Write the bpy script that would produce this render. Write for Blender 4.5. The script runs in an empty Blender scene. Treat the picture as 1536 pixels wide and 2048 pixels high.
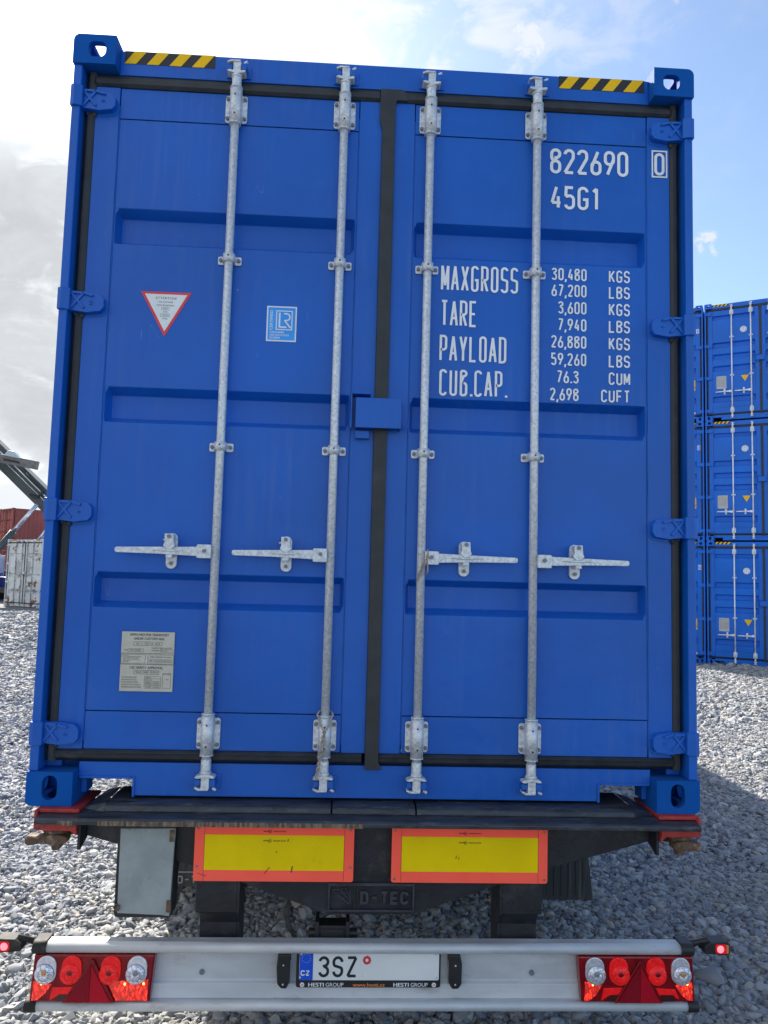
import bpy, bmesh, math, random
import numpy as np
from mathutils import Vector, Matrix, noise as mnoise
random.seed(7); rng = np.random.default_rng(7)
R = math.radians
S = bpy.context.scene
COL = S.collection

# ------------------------------------------------------------------ camera
YAW, PITCH, ROLL, FPX = .0473, .0855, .0266, 1538.0
cam = bpy.data.cameras.new('camera'); co = bpy.data.objects.new('camera', cam); COL.objects.link(co)
cam.sensor_fit = 'VERTICAL'; cam.sensor_height = 24; cam.lens = FPX / 2048 * 24
cam.clip_start = .05; cam.clip_end = 3000
fw = Vector((math.sin(YAW)*math.cos(PITCH), math.cos(YAW)*math.cos(PITCH), math.sin(PITCH)))
rt = Vector((math.cos(YAW), -math.sin(YAW), 0)); up = rt.cross(fw)
r2 = math.cos(ROLL)*rt + math.sin(ROLL)*up; u2 = -math.sin(ROLL)*rt + math.cos(ROLL)*up
m = Matrix((r2, u2, -fw)).transposed().to_4x4(); m.translation = Vector((-.1103, -2.8531, 1.8157))
co.matrix_world = m
S.camera = co

# ------------------------------------------------------------------ light
SUN = Vector((-.50, 1, .83)).normalized()
EL = math.asin(SUN.z); AZ = math.atan2(SUN.x, SUN.y)
S.view_settings.view_transform = 'Standard'; S.view_settings.look = 'None'
S.view_settings.gamma = 1; S.view_settings.use_curve_mapping = False
S.view_settings.exposure = 1.4
sl = bpy.data.lights.new('sun', 'SUN'); sl.energy = 4.0; sl.angle = R(.55); sl.color = (1, .94, .85)
so = bpy.data.objects.new('sun', sl); COL.objects.link(so)
so.rotation_euler = SUN.to_track_quat('Z', 'Y').to_euler(); so.location = (-6, 12, 14)

W = bpy.data.worlds.new('World'); S.world = W; W.use_nodes = True
nt = W.node_tree; N = nt.nodes; Lk = nt.links
for n in list(N): N.remove(n)
def nd(tree, t, **kw):
    n = tree.nodes.new(t)
    for k, v in kw.items():
        if k == 'inp':
            for a, b in v.items(): n.inputs[a].default_value = b
        else: setattr(n, k, v)
    return n
def mth(tree, op, a, b=None, c=None, clamp=False):
    n = tree.nodes.new('ShaderNodeMath'); n.operation = op; n.use_clamp = clamp
    for i, v in enumerate((a, b, c)):
        if v is None: continue
        if isinstance(v, (int, float)): n.inputs[i].default_value = v
        else: tree.links.new(v, n.inputs[i])
    return n.outputs[0]
def sstep(tree, v, a, b):
    n = tree.nodes.new('ShaderNodeMapRange'); n.interpolation_type = 'SMOOTHSTEP'
    tree.links.new(v, n.inputs[0]); n.inputs[1].default_value = a; n.inputs[2].default_value = b
    return n.outputs[0]
def mixc(tree, f, a, b, mode='MIX'):
    n = tree.nodes.new('ShaderNodeMix'); n.data_type = 'RGBA'; n.blend_type = mode
    for i, v in ((0, f), (6, a), (7, b)):
        if isinstance(v, (int, float)): n.inputs[i].default_value = v
        elif isinstance(v, (tuple, list)): n.inputs[i].default_value = (*v[:3], 1)
        else: tree.links.new(v, n.inputs[i])
    return n.outputs[2]
sky = nd(nt, 'ShaderNodeTexSky', sky_type='NISHITA', sun_disc=False, sun_elevation=EL, sun_rotation=AZ,
         altitude=200, air_density=1.0, dust_density=.6, ozone_density=1.6)
tc = nd(nt, 'ShaderNodeTexCoord')
sep = nd(nt, 'ShaderNodeSeparateXYZ'); Lk.new(tc.outputs['Generated'], sep.inputs[0])
dx, dy, dz = sep.outputs
dzc = mth(nt, 'ADD', mth(nt, 'MAXIMUM', dz, 0.0), .16)
px = mth(nt, 'DIVIDE', dx, dzc); py = mth(nt, 'DIVIDE', dy, dzc)
cmb = nd(nt, 'ShaderNodeCombineXYZ'); Lk.new(px, cmb.inputs[0]); Lk.new(py, cmb.inputs[1])
n1 = None
n1 = nd(nt, 'ShaderNodeTexNoise', inp={'Scale': .95, 'Detail': 9, 'Roughness': .58, 'Distortion': .35}); Lk.new(cmb.outputs[0], n1.inputs['Vector'])
n2 = nd(nt, 'ShaderNodeTexNoise', inp={'Scale': 4.2, 'Detail': 7, 'Roughness': .55, 'Distortion': .3}); Lk.new(cmb.outputs[0], n2.inputs['Vector'])
sd = nd(nt, 'ShaderNodeVectorMath', operation='DOT_PRODUCT'); Lk.new(tc.outputs['Generated'], sd.inputs[0]); sd.inputs[1].default_value = SUN
cs = mth(nt, 'MAXIMUM', sd.outputs['Value'], 0.0)
# thick cloud over the western half, a grey bank low in the west, three small puffs in the blue east
def near(v, p):
    q = nd(nt, 'ShaderNodeVectorMath', operation='DOT_PRODUCT'); Lk.new(tc.outputs['Generated'], q.inputs[0]); q.inputs[1].default_value = Vector(v).normalized()
    return mth(nt, 'POWER', mth(nt, 'MAXIMUM', q.outputs['Value'], 0.0), p)
nv = nd(nt, 'ShaderNodeTexNoise', inp={'Scale': 5.5, 'Detail': 9, 'Roughness': .60, 'Distortion': .25})
mpv = nd(nt, 'ShaderNodeMapping'); mpv.inputs['Scale'].default_value = (1, 1, 1.7); mpv.inputs['Location'].default_value = (.3, .2, .1)
Lk.new(tc.outputs['Generated'], mpv.inputs[0]); Lk.new(mpv.outputs[0], nv.inputs['Vector'])
nf = nd(nt, 'ShaderNodeTexNoise', inp={'Scale': 34, 'Detail': 8, 'Roughness': .62, 'Distortion': .4}); Lk.new(tc.outputs['Generated'], nf.inputs['Vector'])
west = sstep(nt, dx, .12, -.26)
nm = nd(nt, 'ShaderNodeTexNoise', inp={'Scale': 13, 'Detail': 8, 'Roughness': .6, 'Distortion': .5}); Lk.new(mpv.outputs[0], nm.inputs['Vector'])
dens = mth(nt, 'ADD', nv.outputs[0], mth(nt, 'MULTIPLY', west, .30))
cloud = mth(nt, 'MULTIPLY', sstep(nt, dens, .56, .74), mth(nt, 'ADD', mth(nt, 'MULTIPLY', west, .45), .55))
pf_ = mth(nt, 'ADD', mth(nt, 'ADD', near((.185, .791, .583), 2600.), near((.330, .734, .594), 7000.)), mth(nt, 'MULTIPLY', near((.400, .831, .387), 8000.), .9))
puff = sstep(nt, mth(nt, 'ADD', mth(nt, 'MULTIPLY', nf.outputs[0], 2.1), mth(nt, 'MULTIPLY', pf_, .55)), 1.38, 1.66)
puff = mth(nt, 'MULTIPLY', puff, mth(nt, 'MINIMUM', mth(nt, 'MULTIPLY', pf_, 2.2), .9))
wisp = mth(nt, 'MULTIPLY', sstep(nt, nm.outputs[0], .44, .66), mth(nt, 'MULTIPLY', near((.05, .79, .60), 40.), .95))
thin = mth(nt, 'MULTIPLY', sstep(nt, nv.outputs[0], .48, .75), .30)
cover = mth(nt, 'MAXIMUM', mth(nt, 'MAXIMUM', cloud, puff), mth(nt, 'MAXIMUM', wisp, thin))
bank = mth(nt, 'ADD', mth(nt, 'MULTIPLY', near((-.46, .82, .37), 42.), .34), mth(nt, 'MULTIPLY', near((-.36, .91, .165), 500.), .20))
thick = mth(nt, 'MULTIPLY', sstep(nt, mth(nt, 'ADD', mth(nt, 'ADD', mth(nt, 'MULTIPLY', nv.outputs[0], .6), mth(nt, 'MULTIPLY', nm.outputs[0], .5)), bank), .66, .84), west)
p8 = mth(nt, 'POWER', cs, 14.0); p60 = mth(nt, 'POWER', cs, 220.0)
bright = mth(nt, 'ADD', mth(nt, 'ADD', mth(nt, 'MULTIPLY', p8, .22), .34), mth(nt, 'MULTIPLY', p60, 2.5))
dark = mth(nt, 'ADD', mth(nt, 'MULTIPLY', nm.outputs[0], .16), mth(nt, 'ADD', mth(nt, 'MULTIPLY', p60, 2.5), .185))
ccol = nd(nt, 'ShaderNodeMix', data_type='FLOAT'); Lk.new(thick, ccol.inputs[0]); Lk.new(bright, ccol.inputs[2]); Lk.new(dark, ccol.inputs[3])
cc = nd(nt, 'ShaderNodeVectorMath', operation='SCALE'); cc.inputs[0].default_value = (.95, .99, 1.04); Lk.new(ccol.outputs[0], cc.inputs['Scale'])
skys = nd(nt, 'ShaderNodeVectorMath', operation='SCALE'); Lk.new(sky.outputs[0], skys.inputs[0]); skys.inputs['Scale'].default_value = .085
halo = nd(nt, 'ShaderNodeVectorMath', operation='SCALE'); halo.inputs[0].default_value = (1, 1, 1)
Lk.new(mth(nt, 'ADD', mth(nt, 'MULTIPLY', mth(nt, 'POWER', cs, 13.0), .14), mth(nt, 'MULTIPLY', mth(nt, 'POWER', cs, 260.0), 2.5)), halo.inputs['Scale'])
add = nd(nt, 'ShaderNodeVectorMath', operation='ADD'); Lk.new(skys.outputs[0], add.inputs[0]); Lk.new(halo.outputs[0], add.inputs[1])
fin = mixc(nt, cover, add.outputs[0], cc.outputs[0])
bg = nd(nt, 'ShaderNodeBackground'); Lk.new(fin, bg.inputs[0]); bg.inputs[1].default_value = 1.0
wo = nd(nt, 'ShaderNodeOutputWorld'); Lk.new(bg.outputs[0], wo.inputs[0])

# ------------------------------------------------------------------ materials
def mat(name, col, rough=.5, metal=0., var=.12, vscale=6., bump=0., bscale=60., col2=None, thr=(.55, .7), coat=0., emit=None, spec=.5, cscale=None, stretch=None, vor=False, transm=0.):
    M = bpy.data.materials.new(name); M.use_nodes = True; t = M.node_tree
    b = t.nodes['Principled BSDF']
    b.inputs['Roughness'].default_value = rough; b.inputs['Metallic'].default_value = metal
    b.inputs['Coat Weight'].default_value = coat; b.inputs['Coat Roughness'].default_value = .12
    b.inputs['Specular IOR Level'].default_value = spec
    b.inputs['Transmission Weight'].default_value = transm
    g = nd(t, 'ShaderNodeNewGeometry')
    tcx = nd(t, 'ShaderNodeTexCoord')
    src = tcx.outputs['Object']
    if stretch:
        mp = nd(t, 'ShaderNodeMapping'); mp.inputs['Scale'].default_value = stretch; t.links.new(src, mp.inputs[0]); vec2 = mp.outputs[0]
    else: vec2 = src
    n = nd(t, 'ShaderNodeTexNoise', inp={'Scale': vscale, 'Detail': 6, 'Roughness': .6}); t.links.new(vec2, n.inputs['Vector'])
    lo = tuple(c*(1-var) for c in col); hi = tuple(min(1, c*(1+var)) for c in col)
    c = mixc(t, sstep(t, n.outputs[0], .3, .7), lo, hi)
    if col2:
        if vor:
            q = nd(t, 'ShaderNodeTexVoronoi', inp={'Scale': cscale or 90}); t.links.new(vec2, q.inputs['Vector'])
            f = sstep(t, q.outputs['Color'], *thr)
        else:
            q = nd(t, 'ShaderNodeTexNoise', inp={'Scale': cscale or vscale*2.3, 'Detail': 8, 'Roughness': .68}); t.links.new(vec2, q.inputs['Vector'])
            f = sstep(t, q.outputs[0], *thr)
        c = mixc(t, f, c, col2)
    t.links.new(c, b.inputs['Base Color'])
    rr = mth(t, 'MULTIPLY_ADD', n.outputs[0], .25, rough-.12); t.links.new(rr, b.inputs['Roughness'])
    if bump:
        q = nd(t, 'ShaderNodeTexNoise', inp={'Scale': bscale, 'Detail': 5}); t.links.new(src, q.inputs['Vector'])
        bb = nd(t, 'ShaderNodeBump', inp={'Strength': bump, 'Distance': .01 if bscale > 5 else .05}); t.links.new(q.outputs[0], bb.inputs['Height'])
        t.links.new(bb.outputs[0], b.inputs['Normal'])
    if emit:
        b.inputs['Emission Color'].default_value = (*emit[:3], 1); b.inputs['Emission Strength'].default_value = emit[3]
    return M
def blue_paint(name, col, dust=(.30, .33, .38), amt=.10, rough=.40, spec=.42):
    M = mat(name, col, rough=rough, var=.10, vscale=1.3, bump=.35, bscale=1.9, coat=.0, spec=spec)
    t = M.node_tree; b = t.nodes['Principled BSDF']; src = b.inputs['Base Color'].links[0].from_socket
    tcx = nd(t, 'ShaderNodeTexCoord'); mp = nd(t, 'ShaderNodeMapping'); mp.inputs['Scale'].default_value = (34, 34, 1.6); t.links.new(tcx.outputs['Object'], mp.inputs[0])
    q = nd(t, 'ShaderNodeTexNoise', inp={'Scale': 1.0, 'Detail': 7, 'Roughness': .65}); t.links.new(mp.outputs[0], q.inputs['Vector'])
    q2 = nd(t, 'ShaderNodeTexNoise', inp={'Scale': 1.7, 'Detail': 4}); t.links.new(tcx.outputs['Object'], q2.inputs['Vector'])
    f = mth(t, 'MULTIPLY', mth(t, 'MULTIPLY', sstep(t, q.outputs[0], .42, .8), sstep(t, q2.outputs[0], .35, .7)), amt)
    c = mixc(t, f, src, dust)
    # dust lying on surfaces that face up
    g = nd(t, 'ShaderNodeNewGeometry'); sp = nd(t, 'ShaderNodeSeparateXYZ'); t.links.new(g.outputs['Normal'], sp.inputs[0])
    q3 = nd(t, 'ShaderNodeTexNoise', inp={'Scale': 95, 'Detail': 6}); t.links.new(tcx.outputs['Object'], q3.inputs['Vector'])
    f2 = mth(t, 'MULTIPLY', mth(t, 'MULTIPLY', sstep(t, sp.outputs[2], .25, .8), sstep(t, q3.outputs[0], .30, .62)), .10)
    c = mixc(t, f2, c, (.13, .17, .16))
    # fine scratches / chips
    q4 = nd(t, 'ShaderNodeTexNoise', inp={'Scale': 23, 'Detail': 9, 'Roughness': .75}); t.links.new(mp.outputs[0], q4.inputs['Vector'])
    c = mixc(t, mth(t, 'MULTIPLY', sstep(t, q4.outputs[0], .70, .73), .55), c, (.40, .48, .58))
    # small chips down to primer and long hairline scratches
    v_ = nd(t, 'ShaderNodeTexVoronoi', inp={'Scale': 5.5}); t.links.new(tcx.outputs['Object'], v_.inputs['Vector'])
    sc_ = nd(t, 'ShaderNodeSeparateColor'); t.links.new(v_.outputs['Color'], sc_.inputs[0])
    chip = mth(t, 'MULTIPLY', mth(t, 'LESS_THAN', mth(t, 'MULTIPLY_ADD', q3.outputs[0], .016, v_.outputs['Distance']), .026), mth(t, 'GREATER_THAN', sc_.outputs[0], .62))
    c = mixc(t, mth(t, 'MULTIPLY', chip, .8), c, (.30, .36, .44))
    mp2 = nd(t, 'ShaderNodeMapping'); mp2.inputs['Scale'].default_value = (2.2, 2.2, .35); mp2.inputs['Rotation'].default_value = (0, .5, 0); t.links.new(tcx.outputs['Object'], mp2.inputs[0])
    q5 = nd(t, 'ShaderNodeTexNoise', inp={'Scale': 3.0, 'Detail': 1, 'Distortion': 1.2}); t.links.new(mp2.outputs[0], q5.inputs['Vector'])
    q6 = nd(t, 'ShaderNodeTexNoise', inp={'Scale': 4.0, 'Detail': 2}); t.links.new(tcx.outputs['Object'], q6.inputs['Vector'])
    hair = mth(t, 'MULTIPLY', mth(t, 'LESS_THAN', mth(t, 'ABSOLUTE', mth(t, 'SUBTRACT', q5.outputs[0], .5)), .0007), sstep(t, q6.outputs[0], .58, .66))
    c = mixc(t, mth(t, 'MULTIPLY', hair, .35), c, (.22, .34, .56))
    t.links.new(c, b.inputs['Base Color'])
    return M
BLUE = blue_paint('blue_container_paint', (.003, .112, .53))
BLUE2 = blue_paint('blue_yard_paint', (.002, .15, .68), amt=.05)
BLUEC = blue_paint('blue_casting_paint', (.004, .098, .42), rough=.72, spec=.10)
RUBBER = mat('gasket_rubber', (.027, .031, .037), .55, var=.25, vscale=14, bump=.15, bscale=80, col2=(.075, .074, .070), thr=(.60, .78), cscale=7)
GALV = mat('galvanised_steel', (.72, .76, .80), .40, metal=.3, var=.10, vscale=60, bump=.12, bscale=90, col2=(.53, .57, .62), thr=(.46, .60), cscale=85)
GALVW = mat('galvanised_steel_new', (.80, .84, .88), .4, metal=.1)
BOLT = mat('bolt_steel', (.21, .22, .25), .5, metal=.4, var=.15, bump=.1)
WHITE = mat('white_print', (.86, .89, .92), .45, var=.05)
DARK = mat('chassis_black', (.014, .016, .022), .48, var=.35, vscale=7, bump=.2, bscale=40, col2=(.055, .053, .055), thr=(.5, .78), cscale=11)
DECK = mat('deck_black', (.034, .040, .052), .36, var=.35, vscale=9, bump=.3, bscale=35, col2=(.12, .12, .125), thr=(.52, .76), cscale=14, stretch=(1, 4, 4))
EDGE = mat('worn_edge', (.085, .062, .048), .6, var=.4, vscale=26, bump=.4, bscale=120, col2=(.26, .19, .13), thr=(.42, .62), cscale=60, stretch=(1.6, 1, .35))
PADRED = mat('red_primer', (.42, .035, .028), .5, var=.25, vscale=14, col2=(.06, .045, .04), thr=(.56, .68), cscale=22, bump=.2)
RUST = mat('rusty_steel', (.12, .070, .042), .75, var=.4, vscale=22, col2=(.30, .22, .15), thr=(.48, .66), cscale=30, bump=.5, bscale=90)
REDB = mat('red_retroreflective', (.95, .13, .085), .5, spec=.2, var=.07, vscale=5, col2=(.45, .09, .07), thr=(.64, .8), cscale=14, emit=(1, .06, .03, .05))  # reflective sheet; a faint glow is added to brighten its red
YELB = mat('yellow_retroreflective', (.95, .68, .001), .5, spec=.15, var=.05, vscale=7, col2=(.60, .40, .01), thr=(.6, .8), cscale=12)
INK = mat('black_ink', (.02, .02, .025), .5)
YELT = mat('yellow_tape', (.95, .56, .010), .5, var=.05, spec=.2)
BLKT = mat('black_tape', (.022, .022, .025), .5)
ORNG = mat('orange_print', (.85, .28, .08), .5)
SREDB = mat('sticker_red', (.75, .05, .06), .4)
SWHT = mat('sticker_white', (.80, .83, .86), .4, var=.05)
SBLU = mat('sticker_blue', (.03, .34, .98), .35)
GREYP = mat('grey_door', (.33, .365, .37), .55, var=.14, vscale=8, bump=.15, bscale=30, col2=(.14, .14, .13), thr=(.56, .76), cscale=17)
PLATEM = mat('beige_plate', (.56, .53, .45), .45, var=.08, vscale=20)
ALU = mat('aluminium', (.60, .62, .65), .50, metal=.25, var=.10, vscale=4, bump=.10, bscale=20, col2=(.36, .35, .34), thr=(.54, .80), cscale=7, stretch=(1, 3, 3))
PLAS = mat('black_plastic', (.018, .019, .021), .45, var=.2)
PLASD = mat('dusty_plastic', (.035, .034, .032), .6, var=.3, col2=(.09, .082, .07), thr=(.45, .7), cscale=25, spec=.15)
TYRE = mat('tyre_rubber', (.016, .016, .017), .8, var=.3, bump=.3)
LRED = mat('lamp_red_dark', (.22, .002, .008), .12, var=.25, vscale=30, coat=.3, spec=.3)
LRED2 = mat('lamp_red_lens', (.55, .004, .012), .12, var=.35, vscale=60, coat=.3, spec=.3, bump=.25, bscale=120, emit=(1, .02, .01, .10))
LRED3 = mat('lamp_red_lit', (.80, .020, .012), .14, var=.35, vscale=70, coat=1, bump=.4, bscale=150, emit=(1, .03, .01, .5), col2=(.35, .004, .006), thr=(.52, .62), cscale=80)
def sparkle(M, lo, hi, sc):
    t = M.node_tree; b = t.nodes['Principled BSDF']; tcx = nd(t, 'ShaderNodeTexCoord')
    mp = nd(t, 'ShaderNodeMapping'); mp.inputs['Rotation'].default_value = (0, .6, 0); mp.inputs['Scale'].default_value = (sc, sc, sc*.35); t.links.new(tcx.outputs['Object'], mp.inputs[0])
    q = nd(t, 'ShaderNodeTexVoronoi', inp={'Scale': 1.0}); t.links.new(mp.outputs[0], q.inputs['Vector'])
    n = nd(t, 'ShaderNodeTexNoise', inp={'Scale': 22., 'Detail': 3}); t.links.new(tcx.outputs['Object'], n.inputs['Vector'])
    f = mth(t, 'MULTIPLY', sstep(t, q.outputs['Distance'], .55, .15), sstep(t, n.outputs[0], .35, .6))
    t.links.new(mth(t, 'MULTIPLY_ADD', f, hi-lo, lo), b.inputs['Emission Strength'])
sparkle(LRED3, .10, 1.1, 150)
LTRI = mat('reflector_red', (.26, .003, .014), .4, var=.1, bump=.2, bscale=260, spec=.2)
LTRI2 = mat('reflector_red_bright', (.46, .004, .020), .4, var=.1, bump=.2, bscale=260, spec=.2)
LWHT = mat('lamp_clear', (.80, .81, .90), .10, metal=.45, var=.12, vscale=60, coat=1, bump=.2, bscale=120)
LGRY = mat('lamp_rib_grey', (.34, .35, .42), .2, coat=.6)
LORG = mat('lamp_bulb_orange', (.60, .27, .10), .25, coat=.6)
LCHR = mat('lamp_bulb_dark', (.25, .25, .30), .25, coat=.6)
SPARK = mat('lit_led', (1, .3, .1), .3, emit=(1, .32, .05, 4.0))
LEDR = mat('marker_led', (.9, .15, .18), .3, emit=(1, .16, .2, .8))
PLWH = mat('plate_white', (.80, .82, .82), .38, var=.03)
ROPE = mat('rope', (.42, .36, .31), .8, var=.3, vscale=60, bump=.5, bscale=200)
OLDW = mat('weathered_white_paint', (.66, .68, .69), .65, var=.12, vscale=2, col2=(.22, .10, .05), thr=(.55, .60), cscale=2.6, bump=.2)
OLDM = mat('old_rod_paint', (.42, .43, .42), .6, var=.2, vscale=3, col2=(.16, .09, .06), thr=(.50, .60), cscale=5)
OLDR = mat('oxide_red_paint', (.34, .085, .075), .7, var=.15, vscale=1.2, col2=(.34, .17, .15), thr=(.55, .8), cscale=2)
PALE = mat('pale_blue_paint', (.42, .48, .54), .6, var=.1)
MACH = mat('machine_white', (.50, .55, .60), .5, var=.05)
MACHB = mat('machine_blue', (.03, .05, .30), .5)
BOOM = mat('boom_grey', (.060, .075, .078), .5, var=.15)
SPRD = mat('spreader_grey', (.17, .16, .15), .6, var=.25, vscale=5, bump=.2)
CHROME = mat('chrome_rod', (.6, .65, .7), .2, metal=.8)
GLASS = mat('cab_glass', (.03, .045, .055), .08, coat=.5)
FLAPM = mat('mudflap', (.035, .037, .040), .6, var=.3, col2=(.11, .11, .11), thr=(.5, .75), cscale=2.0, stretch=(22, 1, .6), bump=.2)
FTXT = mat('flap_text', (.34, .35, .35), .6, var=.3)

# ------------------------------------------------------------------ mesh helpers
class MB:
    def __init__(s): s.v = []; s.f = []; s.sm = []
    def add(s, vs, fs, smooth=False):
        o = len(s.v); s.v += [tuple(v) for v in vs]
        for f in fs: s.f.append([i+o for i in f]); s.sm.append(smooth)
        return s
    def box(s, x0, x1, y0, y1, z0, z1):
        v = [(x, y, z) for x in (x0, x1) for y in (y0, y1) for z in (z0, z1)]
        return s.add(v, [(0, 1, 3, 2), (4, 6, 7, 5), (0, 4, 5, 1), (2, 3, 7, 6), (0, 2, 6, 4), (1, 5, 7, 3)])
    def obox(s, c, ax, ay, az):
        """box from a centre and three half axes"""
        c, ax, ay, az = map(Vector, (c, ax, ay, az))
        v = [c+i*ax+j*ay+k*az for i in (-1, 1) for j in (-1, 1) for k in (-1, 1)]
        return s.add(v, [(0, 1, 3, 2), (4, 6, 7, 5), (0, 4, 5, 1), (2, 3, 7, 6), (0, 2, 6, 4), (1, 5, 7, 3)])
    def prism(s, pts, y0, y1, plane='XZ', smooth=False):
        """polygon extruded; XZ -> along Y, YZ -> along X, XY -> along Z"""
        a = 0
        for i in range(len(pts)):
            p, q = pts[i], pts[(i+1) % len(pts)]; a += p[0]*q[1]-q[0]*p[1]
        if a < 0: pts = pts[::-1]
        f = {'XZ': lambda p, t: (p[0], t, p[1]), 'YZ': lambda p, t: (t, p[0], p[1]), 'XY': lambda p, t: (p[0], p[1], t)}[plane]
        n = len(pts); v = [f(p, y0) for p in pts]+[f(p, y1) for p in pts]
        fl = plane != 'XZ'
        caps = [list(range(n)), list(range(2*n-1, n-1, -1))]
        side = [(i, i+n, (i+1) % n+n, (i+1) % n) for i in range(n)]
        if fl:
            caps = [c[::-1] for c in caps]; side = [q[::-1] for q in side]
        o = len(s.v); s.add(v, caps); s.add([], []); 
        for q in side: s.f.append([i+o for i in q]); s.sm.append(smooth)
        return s
    def cyl(s, p0, p1, r0, r1=None, n=16, cap=True, a0=0.):
        r1 = r0 if r1 is None else r1
        p0, p1 = Vector(p0), Vector(p1); d = (p1-p0).normalized()
        a = d.orthogonal().normalized(); b = d.cross(a); v = []
        for p, r in ((p0, r0), (p1, r1)):
            for i in range(n):
                t = 2*math.pi*i/n+a0; v.append(p+a*math.cos(t)*r+b*math.sin(t)*r)
        o = len(s.v)
        s.add(v, [(i, (i+1) % n, (i+1) % n+n, i+n) for i in range(n)], n > 7)
        if cap:
            s.f.append([o+i for i in range(n)][::-1]); s.sm.append(False)
            s.f.append([o+n+i for i in range(n)]); s.sm.append(False)
        return s
    def tube(s, pts, r, n=8):
        pts = [Vector(p) for p in pts]; v = []; ref = Vector((.13, .3, .95)).normalized()
        for i, p in enumerate(pts):
            d = (pts[min(i+1, len(pts)-1)]-pts[max(i-1, 0)]).normalized()
            a = (ref-d*ref.dot(d)); a = a.normalized() if a.length > .05 else d.orthogonal().normalized()
            ref = a; b = d.cross(a)
            rr = r[i] if isinstance(r, (list, tuple)) else r
            for k in range(n):
                t = 2*math.pi*k/n; v.append(p+a*math.cos(t)*rr+b*math.sin(t)*rr)
        f = [(i*n+k, i*n+(k+1) % n, (i+1)*n+(k+1) % n, (i+1)*n+k) for i in range(len(pts)-1) for k in range(n)]
        o = len(s.v); s.add(v, f, True)
        s.f.append([o+k for k in range(n)][::-1]); s.sm.append(False)
        s.f.append([o+(len(pts)-1)*n+k for k in range(n)]); s.sm.append(False)
        return s
    def grid(s, xs, zs, yf, smooth=False):
        """surface facing -Y: y = yf(x, z)"""
        v = [(x, yf(x, z), z) for z in zs for x in xs]; n = len(xs)
        return s.add(v, [(j*n+i, j*n+i+1, (j+1)*n+i+1, (j+1)*n+i) for j in range(len(zs)-1) for i in range(n-1)], smooth)
    def dome(s, c, rx, rz, h, n=20, rings=5, tilt=0.):
        """shallow dome facing -Y"""
        v = []; 
        for k in range(rings+1):
            t = k/rings*math.pi/2; rr = math.cos(t); hh = math.sin(t)
            for i in range(n):
                a = 2*math.pi*i/n; v.append((c[0]+rx*rr*math.cos(a), c[1]-h*hh, c[2]+rz*rr*math.sin(a)))
        return s.add(v, [(k*n+i, k*n+(i+1) % n, (k+1)*n+(i+1) % n, (k+1)*n+i) for k in range(rings) for i in range(n)], True)
    def mesh(s, name):
        me = bpy.data.meshes.new(name); me.from_pydata(s.v, [], s.f); me.update()
        me.polygons.foreach_set('use_smooth', s.sm); return me
    def build(s, name, m, parent=None, bevel=0., seg=2, label=None, loc=None, rot=None):
        return link(name, s.mesh(name), m, parent, bevel, seg, label, loc, rot)
def link(name, me, m, parent=None, bevel=0., seg=2, label=None, loc=None, rot=None):
    o = bpy.data.objects.new(name, me); COL.objects.link(o)
    if m is not None and not me.materials: me.materials.append(m)
    if parent: o.parent = parent
    if bevel:
        b = o.modifiers.new('bevel', 'BEVEL'); b.width = bevel; b.segments = seg; b.limit_method = 'ANGLE'; b.angle_limit = R(35)
    if label: o['label'] = label
    if loc: o.location = loc
    if rot: o.rotation_euler = rot
    return o
def empty(name, label, cat, loc=(0, 0, 0), rz=0., group=None):
    o = bpy.data.objects.new(name, None); COL.objects.link(o); o.empty_display_size = .3
    o.location = loc; o.rotation_euler = (0, 0, rz); o['label'] = label; o['category'] = cat
    if group: o['group'] = group
    return o
def tag(o, label, cat, group=None):
    o['label'] = label; o['category'] = cat
    if group: o['group'] = group
    return o
def boolean(base, cutters, name):
    a = bpy.data.objects.new('tmp', base); COL.objects.link(a); tmp = [a]
    for c in cutters:
        b = bpy.data.objects.new('tmpc', c); COL.objects.link(b); tmp.append(b)
        md = a.modifiers.new('b', 'BOOLEAN'); md.operation = 'DIFFERENCE'; md.solver = 'EXACT'; md.object = b
    bpy.context.view_layer.update()
    dg = bpy.context.evaluated_depsgraph_get()
    me = bpy.data.meshes.new_from_object(a.evaluated_get(dg)); me.name = name
    for o in tmp: bpy.data.objects.remove(o)
    return me
def mirrored(me, name):
    k = me.copy(); k.name = name
    bm = bmesh.new(); bm.from_mesh(k)
    for v in bm.verts: v.co.x *= -1
    bmesh.ops.reverse_faces(bm, faces=bm.faces); bm.to_mesh(k); bm.free(); return k
def roundrect(x0, x1, z0, z1, r, n=4):
    out = []
    for cx, cz, a in ((x1-r, z1-r, 0), (x0+r, z1-r, 90), (x0+r, z0+r, 180), (x1-r, z0+r, 270)):
        for i in range(n+1):
            t = R(a+90*i/n); out.append((cx+r*math.cos(t), cz+r*math.sin(t)))
    return out

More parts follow.
